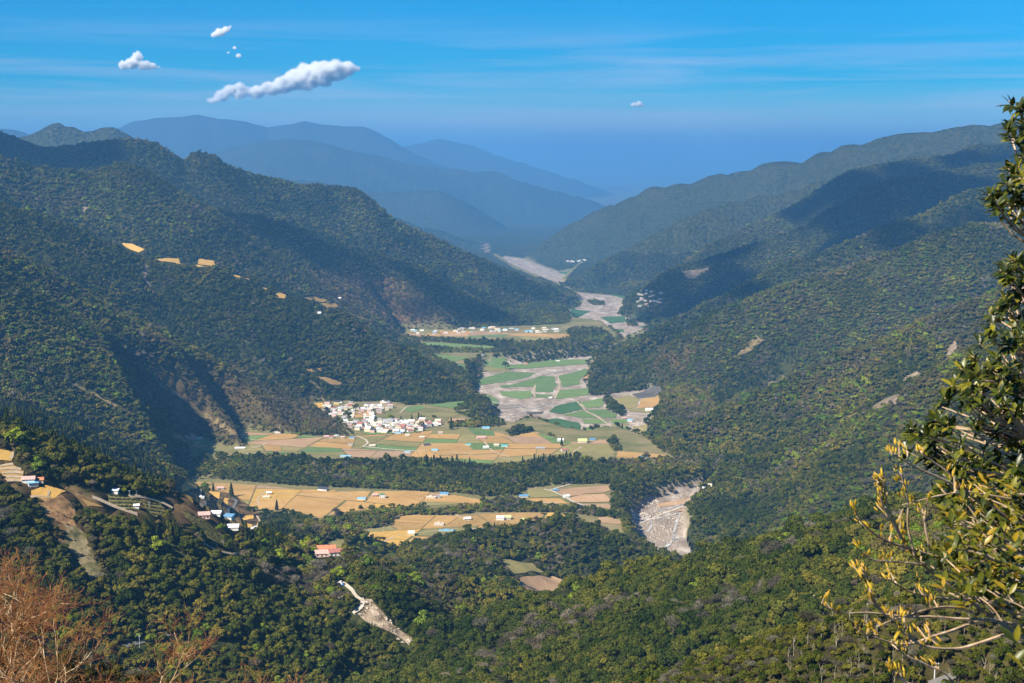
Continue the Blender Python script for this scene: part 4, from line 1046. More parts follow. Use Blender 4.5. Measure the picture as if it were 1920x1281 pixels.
def build_forest():
    n = len(TX)
    shows = TS / np.hypot(TX, TY)
    inframe = (TPX > -10) & (TPX < 1930) & (TPY < 1330)
    r = np.hypot(TX, TY)
    # hidden behind nearer ground? keep only what the photo can show
    top = (TZ + 9 * TS) / r
    seen = top > lookup(CUM, TX * (1 - 30 / r), TY * (1 - 30 / r)) + .002
    kinds = np.array(KINDS)[TK]
    single = np.zeros(n, bool)
    for names, cap in ((('dark', 'olive', 'fresh', 'lime', 'brown'), 290), (('grey',), 170), (('conifer',), 150)):
        c = np.nonzero(np.isin(kinds, names) & inframe & seen)[0]
        single[c[np.argsort(-shows[c])[:cap]]] = True
    rz = RNG.uniform(0, 2 * math.pi, n)
    for i in np.nonzero(single)[0]:
        k, cm, tm = PROTO[TK[i]]
        nm, cat = NAME.get(k, ('broadleaf_tree', 'broadleaf tree'))
        where = hill_of(TPX[i], TPY[i], TY[i])
        small = " small" if TS[i] < .6 else (" large" if TS[i] > 1.15 else "")
        what = {'grey': "bare tree", 'conifer': "conifer"}.get(k, "leafy tree")
        t = thing(nm, f"{LOOK[k]}{small} {what} {where}", cat, (float(TX[i]), float(TY[i]), float(TZ[i]) - 1.6 * float(TS[i])), float(rz[i]), group=f"{LOOK[k]}{small} trees {where}", s=float(TS[i]))
        part('trunk', tm, t); part('crown', cm, t)
    rest = ~single
    idx = np.where(r < 2300, TK, TK + NK)[rest]
    me = bpy.data.meshes.new("forest")
    m = int(rest.sum())
    me.vertices.add(m)
    me.vertices.foreach_set("co", np.stack([TX, TY, TZ - np.where(TY > 450, 1.6, .3) * TS], -1)[rest].astype(np.float32).ravel())
    me.attributes.new("model", 'INT', 'POINT').data.foreach_set("value", idx.astype(np.int32))
    me.attributes.new("turn", 'FLOAT_VECTOR', 'POINT').data.foreach_set("vector", np.stack([0 * rz, 0 * rz, rz], -1)[rest].astype(np.float32).ravel())
    sv = TS[rest]
    tall = sv * RNG.uniform(.85, 1.2, m)
    me.attributes.new("size", 'FLOAT_VECTOR', 'POINT').data.foreach_set("vector", np.stack([sv, sv, tall], -1).astype(np.float32).ravel())
    o = bpy.data.objects.new("forest", me); COL.objects.link(o)
    o["kind"] = "stuff"
    ng = bpy.data.node_groups.new("plant_trees", 'GeometryNodeTree')
    ng.interface.new_socket("Geometry", in_out='INPUT', socket_type='NodeSocketGeometry')
    ng.interface.new_socket("Geometry", in_out='OUTPUT', socket_type='NodeSocketGeometry')
    N, L = ng.nodes, ng.links
    gi, go = N.new("NodeGroupInput"), N.new("NodeGroupOutput")
    ci = N.new("GeometryNodeCollectionInfo"); ci.inputs['Collection'].default_value = forest_parts
    ci.inputs['Separate Children'].default_value = True; ci.inputs['Reset Children'].default_value = True
    ip = N.new("GeometryNodeInstanceOnPoints"); ip.inputs['Pick Instance'].default_value = True
    def attr(nm, ty):
        a = N.new("GeometryNodeInputNamedAttribute"); a.data_type = ty; a.inputs['Name'].default_value = nm
        return a.outputs['Attribute']
    er = N.new("FunctionNodeEulerToRotation")
    L.new(gi.outputs[0], ip.inputs['Points']); L.new(ci.outputs[0], ip.inputs['Instance'])
    L.new(attr("model", 'INT'), ip.inputs['Instance Index'])
    L.new(attr("turn", 'FLOAT_VECTOR'), er.inputs[0]); L.new(er.outputs[0], ip.inputs['Rotation'])
    L.new(attr("size", 'FLOAT_VECTOR'), ip.inputs['Scale'])
    L.new(ip.outputs[0], go.inputs[0])
    md = o.modifiers.new("trees", 'NODES'); md.node_group = ng

# ------------------------------------------------------------------ buildings
KEEP_VIEW = [p for p, _ in HILL_FIELDS] + ORCHARDS + [p for p, m in SCARS if m != 'pink'] + [
    [(1182, 965), (1200, 940), (1270, 925), (1330, 912), (1330, 935), (1290, 975), (1296, 1003), (1312, 1026), (1312, 1050), (1250, 1058), (1205, 1020)], [(625, 1085), (648, 1086), (690, 1120), (690, 1140), (672, 1156), (655, 1152), (668, 1130), (650, 1108)], [(173, 928), (258, 955), (258, 970), (173, 940)], [(396, 960), (430, 930), (448, 938), (440, 950), (400, 970)],
    [(372, 1008), (395, 1025), (452, 1034), (452, 1042), (395, 1036)], [(594, 1022), (640, 1022), (640, 1044), (594, 1046)]]
_pm = {}
def paint(name, c, rough=.7, wear=.18):
    if name not in _pm:
        lo = tuple(x * (1 - wear) for x in c); hi = tuple(min(1, x * (1 + wear * .4)) for x in c)
        _pm[name] = surface_mat(name, [(.35, lo), (.65, hi)], .8, rough=rough)
    return _pm[name]
WALLS = {'white': (.74, .72, .68), 'cream': (.66, .57, .42), 'pink': (.62, .42, .36), 'grey': (.42, .41, .39), 'yellow': (.66, .52, .25), 'brick': (.40, .22, .15)}
ROOFS = {'white': (.72, .72, .72), 'red': (.36, .15, .12), 'blue': (.12, .26, .42), 'grey': (.30, .30, .31), 'dark': (.06, .065, .08), 'green': (.12, .26, .17), 'pink': (.52, .34, .30), 'orange': (.50, .20, .11), 'cream': (.62, .54, .42), 'teal': (.12, .38, .40), 'lime': (.52, .58, .25), 'sky': (.20, .42, .60)}
def wmat(k): return paint(k + "_wall", WALLS[k])
def rmat(k): return paint(k + "_roof", ROOFS[k], .5)
GLASS = paint("dark_window_glass", (.03, .04, .05), .15)
DOOR = paint("brown_door", (.16, .09, .05))
def building(name, label, cat, at, w, l, h, rz, wall, roof, style='gable', group=None, detail=False, rise=None):
    """walls, roof, and on the larger ones a door and windows; at = point on the ground"""
    t = thing(name, label, cat, (at[0], at[1], at[2] - .4), rz, group)
    hw, hl, H = w / 2, l / 2, h + .4
    m = MB().box(-hw, hw, -hl, hl, 0, H)
    rise = rise if rise is not None else .28 * l
    if style == 'gable': m.add([(-hw, -hl, H), (-hw, hl, H), (-hw, 0, H + rise * .93), (hw, -hl, H), (hw, hl, H), (hw, 0, H + rise * .93)], [(0, 2, 1), (3, 4, 5)])
    m.build("wall", wmat(wall), t)
    r = MB(); e = .5
    if style == 'gable':
        k = rise / hl
        a = [(-hw - e, -hl - e, H - k * e), (hw + e, -hl - e, H - k * e), (hw + e, 0, H + rise), (-hw - e, 0, H + rise), (-hw - e, hl + e, H - k * e), (hw + e, hl + e, H - k * e)]
        up = [(x, y, z + .18) for x, y, z in a]
        r.add(a + up, [(0, 3, 2, 1), (3, 4, 5, 2), (6, 7, 8, 9), (9, 8, 11, 10), (0, 1, 7, 6), (4, 10, 11, 5), (0, 6, 9, 3), (3, 9, 10, 4), (1, 2, 8, 7), (2, 5, 11, 8)])
    elif style == 'shed':
        a = [(-hw - e, -hl - e, H + .05), (hw + e, -hl - e, H + .05), (hw + e, hl + e, H + .25 * l), (-hw - e, hl + e, H + .25 * l)]
        r.add(a + [(x, y, z + .15) for x, y, z in a], [(0, 3, 2, 1), (4, 5, 6, 7), (0, 1, 5, 4), (1, 2, 6, 5), (2, 3, 7, 6), (3, 0, 4, 7)])
    elif style == 'arch':
        n = 8; v = []
        for x in (-hw - .1, hw + .1):
            for i in range(n + 1):
                w_ = math.pi * i / n
                v.append((x, -math.cos(w_) * (hl + .15), H - .2 + math.sin(w_) * l * .38))
        f = [(i, i + 1, n + 2 + i, n + 1 + i) for i in range(n)] + [tuple(range(n + 1))[::-1], tuple(range(n + 1, 2 * n + 2))]
        r.add(v, f)
    else:
        r.box(-hw - .25, hw + .25, -hl - .25, hl + .25, H + .003, H + .22)
        r.box(-hw * .35, hw * .25, -hl * .2, hl * .6, H + .223, H + 1.9)
    r.build("roof", rmat(roof), t)
    if detail:
        y = -hl - .06
        MB().box(-.55, .55, y, y + .055, .4, 2.5).build("door", DOOR, t)
        for x in (-hw * .62, hw * .62):
            MB().box(x - .7, x + .7, y, y + .055, 1.3, 2.5).build("window", GLASS, t)
            if h > 4.6: MB().box(x - .7, x + .7, y, y + .055, 4.0, 5.2).build("window", GLASS, t)
        MB().box(hw + .005, hw + .06, -.7, .7, 1.3, 2.5).build("window", GLASS, t)
    return t
def on_floor(px, py, off=0.0):
    p = ground_at(px, py, off)
    p[2] = float(height(p[0], p[1]))
    return p
def on_hill(px, py, rmin=60):
    return hit(px, py, rmin)[0]

# the village: every house a thing, looks drawn from what the photo shows there
VILLAGE = [([(606, 757), (632, 755), (664, 757), (672, 770), (656, 788), (642, 800), (622, 783), (610, 772)], "at the village's upper end", 34),
    ([(674, 776), (690, 759), (736, 757), (731, 768), (708, 776), (702, 789), (694, 794)], "on the lane to the village top", 30),
    ([(652, 796), (690, 789), (742, 791), (742, 800), (690, 806), (656, 802)], "in the middle of the village", 34),
    ([(742, 791), (790, 790), (828, 793), (822, 799), (785, 803), (742, 806)], "at the village end by the conifers", 34),
    ([(668, 806), (700, 807), (760, 806), (800, 803), (790, 809), (740, 813), (700, 812)], "on the village edge above the fields", 20)]
def build_village():
    rr = random.Random(21)
    for poly, where, cnt in VILLAGE:
        q = ground_at(*np.array(poly, float).T)[:, :2]
        lo, hi = q.min(0), q.max(0)
        spots, tries = [], 0
        while len(spots) < cnt and tries < 6000:
            tries += 1
            p = np.array([rr.uniform(lo[0], hi[0]), rr.uniform(lo[1], hi[1])])
            if not inside(np.array([p[0]]), np.array([p[1]]), q)[0]: continue
            if any(abs(p[0] - s[0]) < 11.5 and abs(p[1] - s[1]) < 15 for s in spots): continue
            spots.append(p)
        for p in spots:
            wall = rr.choice(['white', 'white', 'white', 'cream', 'cream', 'pink', 'grey', 'yellow'])
            roof = rr.choice(['white', 'white', 'white', 'grey', 'cream', 'cream', 'red', 'pink', 'pink', 'grey', 'dark'])
            style = rr.choice(['gable', 'flat', 'flat', 'gable', 'shed'])
            two = rr.random() < .45
            w, l = rr.uniform(8, 14), rr.uniform(7, 11)
            h = rr.uniform(5.8, 7.2) if two else rr.uniform(3.0, 3.8)
            form = {'gable': 'pitched', 'flat': 'flat', 'shed': 'sloping'}[style]
            lab = f"{'two-storey' if two else 'low'} {wall} house, {form} {roof} roof, {where}"
            building("house", lab, "house", (p[0], p[1], float(height(*p))), w, l, h, rr.choice([0, 0, 0, .35, -.3, 1.57]) + rr.uniform(-.12, .12), wall, roof, style, group=f"{lab.split(',')[0]}s with {form} {roof} roofs {where}")
build_village()
# farm buildings standing alone: photo position, size, colours
FARM = [
    (606, 920, 17, 9, 3.6, -.35, 'white', 'dark', 'shed', "farmhouse", "white farmhouse with dark panel roof alone in the tan fields"),
    (504, 927, 8, 7, 3.2, .3, 'white', 'white', 'gable', "farmhouse", "small white farmhouse at the head of the curved track"), (499, 934, 12, 6, 2.4, .2, 'cream', 'cream', 'arch', "greenhouse", "cream tunnel greenhouse below the small white farmhouse"),
    (413, 918, 11, 8, 3.4, .2, 'white', 'pink', 'gable', "farmhouse", "white cottage with pink roof between the two field conifers"), (678, 937, 14, 6, 2.2, 0, 'white', 'sky', 'arch', "shed", "bright blue covered shed beside the tan field track"),
    (703, 931, 9, 8, 3.4, .2, 'pink', 'pink', 'gable', "farmhouse", "small pink farmhouse left of the two-storey house"), (717, 934, 10, 9, 6.4, .1, 'white', 'green', 'flat', "farmhouse", "two-storey white farmhouse with green terrace roof beside netted plot"),
    (808, 935, 16, 8, 3.6, 0, 'cream', 'cream', 'flat', "farmhouse", "long cream farm building near the blue shed"), (821, 934, 8, 6, 3.0, .3, 'white', 'grey', 'gable', "shed", "small grey-roofed shed beside the long cream farm building"), (833, 928, 14, 8, 2.6, -.1, 'white', 'blue', 'gable', "shed", "blue-roofed shed at the wood edge above cream building"),
    (845, 963, 12, 5, 2.6, .1, 'grey', 'grey', 'shed', "shed", "low grey shed under the trees at the field's top edge"), (876, 975, 11, 7, 3.0, .25, 'cream', 'white', 'gable', "farmhouse", "white-roofed farmhouse in the middle of the golden field"), (823, 985, 14, 8, 3.4, .1, 'white', 'cream', 'flat', "farmhouse", "pale farmhouse at the end of the pale farm road"),
    (838, 996, 24, 6, 1.4, 0, 'white', 'sky', 'flat', "water tank", "long low blue-topped water tank in the golden field"), (771, 1004, 10, 9, 4.2, .1, 'yellow', 'white', 'arch', "greenhouse", "yellow-walled arched greenhouse behind the knoll trees"), (938, 975, 12, 9, 4.4, 0, 'white', 'white', 'gable', "barn", "white barn next to the lime-roofed barn"),
    (952, 974, 10, 9, 4.4, 0, 'grey', 'lime', 'gable', "barn", "lime-roofed barn next to the white barn"), (984, 977, 10, 6, 2.6, .1, 'cream', 'lime', 'gable', "shed", "pale green shed by the road through the golden field"),
    (745, 813, 16, 8, 2.0, 0, 'white', 'sky', 'shed', "shed", "blue sheeted shed on the field below the village"), (911, 804, 16, 8, 2.0, 0, 'white', 'sky', 'shed', "shed", "blue sheeted shed on the terrace rim by the riverbed"), (902, 823, 18, 9, 3.6, .2, 'pink', 'pink', 'gable', "farmhouse", "pink farmhouse with pink roof on the mixed fields"),
    (911, 841, 11, 7, 3.2, .1, 'white', 'white', 'gable', "farmhouse", "white farmhouse where two field tracks meet"), (931, 837, 10, 7, 3.4, -.1, 'cream', 'yellowish', 'gable', "farmhouse", "cream farmhouse next to the teal shed"), (946, 838, 13, 7, 2.8, 0, 'white', 'teal', 'gable', "shed", "teal-roofed shed beside the cream farmhouse"),
    (1013, 842, 18, 7, 2.4, 0, 'grey', 'grey', 'gable', "shed", "long grey shed alone on the olive field"), (1051, 828, 12, 9, 4.0, .1, 'white', 'white', 'gable', "farmhouse", "white gabled farmhouse on the terrace rim"), (1092, 830, 18, 12, 5.0, .05, 'cream', 'lime', 'gable', "barn", "big yellow-green barn near the terrace end"),
    (1111, 826, 12, 7, 2.4, 0, 'grey', 'blue', 'shed', "shed", "blue-grey shed just beyond the big yellow-green barn"), (1058, 846, 12, 7, 3.2, .3, 'white', 'red', 'gable', "farmhouse", "white farmhouse with red roof at the wood edge"), (1207, 859, 18, 7, 2.0, .1, 'grey', 'blue', 'shed', "shed", "blue shed on the green strip at the terrace end"),
    (800, 836, 14, 6, 2.6, .4, 'grey', 'dark', 'shed', "shed", "dark-roofed shed beside the field road junction"), (815, 846, 12, 6, 2.4, 0, 'white', 'sky', 'shed', "shed", "blue sheeted shed next to the orange field plot"), (764, 849, 11, 5, 1.8, 0, 'white', 'sky', 'arch', "greenhouse", "small blue tunnel greenhouse above the belt of trees"),
    (648, 857, 20, 6, 1.6, 0, 'white', 'sky', 'arch', "greenhouse", "long blue tunnel greenhouse at the foot of the fields"), (698, 838, 12, 7, 3.2, .2, 'cream', 'cream', 'gable', "farmhouse", "cream farmhouse by the bend in the pale road"), (657, 836, 9, 6, 2.8, 0, 'cream', 'grey', 'gable', "shed", "cream shed by the green plot at the road"),
    (878, 835, 11, 5, 1.8, 0, 'white', 'teal', 'arch', "greenhouse", "teal tunnel greenhouse in the olive fields"), (764, 818, 9, 6, 3.0, 0, 'cream', 'cream', 'gable', "shed", "cream shed on the green strip under the village"), (791, 822, 10, 7, 3.0, .2, 'pink', 'cream', 'gable', "shed", "pinkish shed in the middle of the fields"), (826, 813, 9, 6, 2.8, .1, 'white', 'pink', 'gable', "shed", "pink-roofed shed by the tree line right of village"),
    (612, 821, 10, 8, 3.2, .1, 'pink', 'pink', 'gable', "farmhouse", "pink farmhouse left of the cluster under the wooded spur"), (622, 822, 9, 7, 3.0, -.2, 'white', 'red', 'gable', "farmhouse", "red-roofed farmhouse in the cluster under the wooded spur"), (631, 819, 10, 7, 3.0, .3, 'white', 'white', 'flat', "farmhouse", "white flat-roofed farmhouse in the cluster under the wooded spur"),
    (642, 822, 9, 7, 3.0, 0, 'cream', 'pink', 'gable', "farmhouse", "cream farmhouse right of the cluster under the wooded spur"), (660, 823, 10, 6, 2.6, 0, 'white', 'blue', 'gable', "shed", "blue-roofed shed right of the farm cluster"), (374, 825, 13, 8, 3.4, .4, 'yellow', 'cream', 'arch', "greenhouse", "yellow arched greenhouse at the end of the side valley"),
    (450, 842, 20, 6, 2.0, .1, 'white', 'white', 'shed', "shed", "long white shed at the spur's foot"), (522, 812, 16, 5, 2.4, 0, 'white', 'white', 'flat', "shed", "white shed under the brown spur"), (469, 854, 14, 5, 2.0, -.1, 'white', 'grey', 'shed', "shed", "grey-white shed beside the track at the trees"),
    (982, 932, 15, 7, 2.6, .1, 'white', 'blue', 'gable', "shed", "blue-white shed at the corner of the olive plot"), (1062, 933, 10, 7, 3.0, .3, 'white', 'white', 'gable', "shed", "white shed at the fork of the pale roads"), (1042, 921, 9, 5, 2.2, .2, 'grey', 'blue', 'shed', "shed", "small blue-grey shed at the pale road's bend"),
    (1322, 915, 10, 8, 3.6, .2, 'white', 'white', 'gable', "farmhouse", "white farmhouse at the top of the riverside road"), (1330, 912, 9, 7, 3.2, -.2, 'white', 'cream', 'gable', "shed", "white shed beside the farmhouse above the riverside road"),
    (848, 898, 12, 6, 2.6, 0, 'white', 'sky', 'shed', "shed", "pale blue shed in the belt of trees"),
]
for (px_, py_, w_, l_, h_, rz_, wa_, ro_, st_, cat_, lab_) in FARM:
    ro_ = 'cream' if ro_ == 'yellowish' else ro_
    building(cat_.replace(' ', '_'), lab_, cat_, on_floor(px_, py_), w_, l_, h_, rz_, wa_, ro_, st_, detail=(cat_ in ('farmhouse',)))
PLAIN = [(1218, 771, 20, 12, 4.6, .1, 'white', 'white', 'gable', "barn", "white barn beside the tan plot on the river plain"), (1170, 786, 9, 7, 3.2, .2, 'pink', 'pink', 'gable', "farmhouse", "pink farmhouse at the hedge end on the river plain"), (1181, 790, 12, 7, 3.0, -.2, 'white', 'sky', 'gable', "shed", "white and blue shed below the hedge on the river plain"),
    (1207, 795, 10, 7, 3.0, .1, 'cream', 'grey', 'gable', "farmhouse", "cream farmhouse below the right hillside"), (1211, 813, 14, 5, 2.0, .1, 'white', 'teal', 'shed', "shed", "teal shed at the foot of the right hillside"), (1096, 813, 16, 4, 1.8, 0, 'white', 'white', 'flat', "shed", "long white sheet-roofed shed at the gravel edge"), (1032, 747, 8, 5, 2.2, 0, 'white', 'white', 'gable', "shed", "small white hut by the plain's cross track"),
    (1172, 717, 14, 8, 3.0, 0, 'pink', 'red', 'gable', "farmhouse", "red-roofed farmhouse above the hedge on the right"), (1180, 716, 10, 6, 2.6, 0, 'white', 'sky', 'gable', "shed", "blue-roofed shed next to the red-roofed farmhouse"), (1197, 717, 8, 6, 2.6, 0, 'white', 'white', 'gable', "shed", "white hut on the strip above the hedge"), (1228, 712, 9, 6, 2.6, 0, 'cream', 'white', 'gable', "shed", "cream hut at the end of the strip by the hillside"),
    (1141, 721, 14, 5, 2.0, 0, 'white', 'sky', 'shed', "shed", "blue sheeted shed in front of the pale hillock"), (905, 683, 10, 8, 3.4, 0, 'grey', 'grey', 'flat', "farmhouse", "grey house at the head of the ravine"), (986, 684, 10, 7, 2.8, .2, 'yellow', 'orange', 'gable', "shed", "orange-roofed shed at the end of the tree belt"), (1046, 678, 12, 5, 2.0, 0, 'white', 'white', 'shed', "shed", "white sheeted shed on the far green strip")]
for (px_, py_, w_, l_, h_, rz_, wa_, ro_, st_, cat_, lab_) in PLAIN:
    building(cat_, lab_, cat_, on_floor(px_, py_, RIVER_OFF), w_, l_, h_, rz_, wa_, ro_, st_, detail=cat_ == 'farmhouse')
HILLB = [(612, 1036, 16, 11, 3.6, .12, 'white', 'orange', 'gable', "farmhouse", "large orange-roofed house at the edge of the woods"), (604, 1042, 12, 8, 3.0, .1, 'pink', 'pink', 'gable', "farmhouse", "pink-roofed white house in front of the orange-roofed house"), (628, 1040, 11, 8, 3.2, .3, 'white', 'red', 'gable', "farmhouse", "red-roofed house right of the orange-roofed house"),
    (562, 1026, 12, 7, 3.0, 0, 'white', 'pink', 'gable', "shed", "pale pink shed behind the conifer clump"), (54, 904, 9, 6, 2.8, .2, 'white', 'pink', 'gable', "shed", "pink-roofed shed above the terraced gold field"), (74, 905, 6, 5, 2.6, .2, 'cream', 'orange', 'gable', "shed", "small orange-roofed hut beside the pink-roofed shed"),
    (62, 911, 7, 4, 2.4, .5, 'white', 'sky', 'shed', "shed", "small blue sheeted shelter below the pink-roofed shed"), (383, 971, 9, 7, 3.2, .2, 'pink', 'pink', 'gable', "farmhouse", "pink farmhouse above the lowest orchard rows"), (405, 967, 8, 5, 2.4, 0, 'white', 'white', 'shed', "shed", "white hut by the asphalt bend"), (429, 974, 8, 6, 2.8, -.3, 'white', 'blue', 'shed', "shed", "blue-roofed shed below the asphalt bend"),
    (437, 993, 9, 6, 2.4, .1, 'white', 'white', 'shed', "shed", "white shed among bare trees under the small fields"), (479, 994, 13, 7, 2.6, .3, 'white', 'white', 'flat', "shed", "white flat-roofed shed at the track's end by the conifer clump"), (377, 934, 10, 5, 2.4, .1, 'white', 'white', 'flat', "shed", "white shed where the hill track bends"), (216, 925, 5, 4, 2.4, 0, 'white', 'white', 'shed', "shed", "white hut at the top of the orchard"), (256, 953, 4, 3, 2.2, .2, 'white', 'white', 'shed', "shed", "tiny white hut between the two orchards"), (599, 588, 9, 6, 3, 0, 'white', 'white', 'gable', "shed", "white hut alone on the left hillside"), (637, 560, 9, 6, 3, 0, 'white', 'white', 'gable', "shed", "white hut by the crest fields of the left hillside")]
for (px_, py_, w_, l_, h_, rz_, wa_, ro_, st_, cat_, lab_) in HILLB:
    a_ = on_hill(px_, py_)
    CLEAR_XY.append(np.array([(a_[0] - w_ * .6, a_[1] - 26), (a_[0] + w_ * .6, a_[1] - 26), (a_[0] + w_ * .6, a_[1] + l_), (a_[0] - w_ * .6, a_[1] + l_)]))
    KEEP_VIEW.append([(px_ - 9, py_ - 10), (px_ + 9, py_ - 10), (px_ + 9, py_ + 1), (px_ - 9, py_ + 1)])
    building(cat_, lab_, cat_, a_, w_, l_, h_, rz_, wa_, ro_, st_, detail=cat_ == 'farmhouse')
# far hamlets: a row on the upper terrace, one on the shaded slope, one at the far bend
rr_ = random.Random(4)
for (x0, x1, y0, y1, n_, where_, g_, mode_) in ((860, 1060, 616, 624, 34, "in the row of sheds along the upper terrace", "sheds of the upper terrace", 'floor'), (1196, 1240, 547, 576, 34, "in the hamlet on the shaded hillside", "houses of the shaded hamlet", 'hill'), (1062, 1102, 488, 494, 12, "in the far hamlet at the river's bend", "houses of the far hamlet", 'hill'), (755, 860, 621, 628, 10, "scattered on the upper terrace's tan fields", "scattered sheds of the upper terrace", 'floor')):
    for i in range(n_):
        px_, py_ = rr_.uniform(x0, x1), rr_.uniform(y0, y1)
        a_ = on_floor(px_, py_) if mode_ == 'floor' else on_hill(px_, py_)
        wa_ = rr_.choice(['white', 'white', 'cream', 'grey', 'pink']); ro_ = rr_.choice(['white', 'white', 'cream', 'sky', 'grey', 'pink'])
        building("house", f"tiny {wa_} house with {ro_.replace('sky', 'blue')} roof {where_}", "house", a_, rr_.uniform(10, 18), rr_.uniform(8, 10), rr_.uniform(3, 6), rr_.uniform(-.3, .3), wa_, ro_, rr_.choice(['gable', 'flat']), group=f"{wa_} {ro_} " + g_)

# ------------------------------------------------------------------ orchards: rows of trained bushes, each row a thing
def build_orchards():
    rr = random.Random(8)
    for oi, poly in enumerate(ORCHARDS):
        ring = ring_xy(poly, 'hill')
        CLEAR_XY.append(ring)
        drape("field", ring, MAT['olive'], off=.3, jitter=.2)
        lo, hi = ring.min(0), ring.max(0)
        ang = math.radians((52, 52, 20)[oi])
        t = np.array([math.cos(ang), math.sin(ang)]); n = np.array([-t[1], t[0]])
        c = ring.mean(0); R = float(np.hypot(*(hi - lo))) / 2
        where = ("the upper orchard", "the middle orchard", "the long lower orchard")[oi]
        k = -R
        while k < R:
            s = np.arange(-R, R, 1.1)
            pt = c + n * k + s[:, None] * t
            m = inside(pt[:, 0], pt[:, 1], ring)
            if m.sum() > 5:
                p = pt[m]; z = height(p[:, 0], p[:, 1])
                rng = np.random.default_rng(oi * 99 + int(k * 10) % 997)
                q = np.repeat(np.column_stack([p, z + .9]), 7, 0) + rng.normal(size=(len(p) * 7, 3)) * np.array([.38, .38, .38])
                nr = rng.normal(size=q.shape) + np.array([0, 0, .8]); nr /= np.linalg.norm(nr, axis=1)[:, None]
                v, f = quad_cloud(q, nr, rng.uniform(.45, .8, len(q)), rng)
                base_ = np.array([p[0][0], p[0][1], z[0]])
                tt = thing("orchard_row", f"row of low trained bushes in {where}", "orchard row", tuple(base_), group=f"rows of bushes in {where}")
                o = mesh_obj("foliage", v - base_, f, LEAF['dark' if rng.random() < .5 else 'olive'], parent=tt)
                o["kind"] = "stuff"
            k += 4.2
build_orchards()

# ------------------------------------------------------------------ poles, walls, vehicles
STEEL = paint("galvanised_steel", (.55, .56, .57), .45); CERAMIC = paint("white_ceramic", (.8, .8, .78), .3)
def pole(at, h, label, arms=2, group=None, col=STEEL):
    t = thing("utility_pole", label, "utility pole", tuple(at), 0, group)
    MB().tube([(0, 0, -.5), (0, 0, h)], [.16, .11], 8).build("pole", col, t)
    for k in range(arms):
        z = h - .5 - k * .9
        MB().box(-.9, .9, -.17, -.11, z, z + .12).build("crossarm", STEEL, t)
        for x in (-.8, 0.25, .8):
            MB().tube([(x, -.14, z + .12), (x, -.14, z + .34)], [.07, .045], 6).build("insulator", CERAMIC, t)
    return t
for px_, py_, hpx, lab_, mode_ in ((262, 1218, 30, "pale utility pole with insulators beside the shaded road", 'hill'), (589, 1134, 14, "utility pole standing out of the woods near the landslide", 'hill'), (1752, 1276, 38, "white utility pole by the road below the budding branches", 'hill'), (436, 932, 11, "lamp pole by the tall field conifer", 'hill'),
                                    (243, 930, 8, "thin pole at the orchard's top edge", 'hill'), (256, 930, 8, "thin pole beside the gold hill track", 'hill'), (280, 952, 12, "thin pole standing in the middle orchard", 'hill'), (719, 1000, 13, "utility pole at the golden field's corner", 'floor'), (760, 985, 12, "utility pole by the pale farmhouse road", 'floor'),
                                    (786, 930, 12, "utility pole on the tan field's far edge", 'floor'), (733, 828, 8, "thin pole on the green strip under the village", 'floor'), (1032, 955, 9, "utility pole beside the track to the riverside plots", 'floor')):
    a_ = on_hill(px_, py_) if mode_ == 'hill' else on_floor(px_, py_)
    pole(a_, max(4.5, hpx * a_[1] / FPX), lab_, arms=2 if hpx > 13 else 1)
    CLEAR_XY.append(np.array([(a_[0] - 3, a_[1] - 9), (a_[0] + 3, a_[1] - 9), (a_[0] + 3, a_[1] + 3), (a_[0] - 3, a_[1] + 3)]))
TYRE = paint("black_tyre", (.02, .02, .02), .8)
def truck(at, rz, col, label):
    t = thing("truck", label, "truck", tuple(at), rz)
    MB().box(-1.0, 1.0, -.3, 3.2, .7, 1.0).box(-1.0, -.92, -.3, 3.2, 1.0, 1.6).box(.92, 1.0, -.3, 3.2, 1.0, 1.6).box(-.92, .92, 3.12, 3.2, 1.0, 1.6).build("cargo_bed", STEEL, t)
    cab = MB().add([(-1, -2.2, .6), (1, -2.2, .6), (1, -.4, .6), (-1, -.4, .6), (-1, -2.2, 1.4), (1, -2.2, 1.4), (.95, -1.7, 2.3), (-.95, -1.7, 2.3), (1, -.4, 2.3), (-1, -.4, 2.3)],
                   [(0, 3, 2, 1), (0, 1, 5, 4), (4, 5, 6, 7), (7, 6, 8, 9), (3, 9, 8, 2), (0, 4, 7, 9, 3), (1, 2, 8, 6, 5)]).build("cab", paint(col + "_truck_paint", {'blue': (.06, .16, .45), 'white': (.75, .75, .73)}[col], .35), t)
    MB().add([(-.85, -2.21, 1.5), (.85, -2.21, 1.5), (.8, -1.78, 2.2), (-.8, -1.78, 2.2)], [(0, 1, 2, 3)]).build("windscreen", GLASS, cab)
    for x in (-.95, .95):
        for y in (-1.6, 2.2):
            MB().tube([(x - .12, y, .42), (x + .12, y, .42)], [.42, .42], 10).build("wheel", TYRE, t)
a_ = on_hill(642, 1098); truck(a_, 1.0, 'blue', "blue truck parked at the top of the landslide road")
a_ = on_hill(637, 1094); truck(a_, 1.2, 'white', "white truck parked above the blue truck at the landslide")
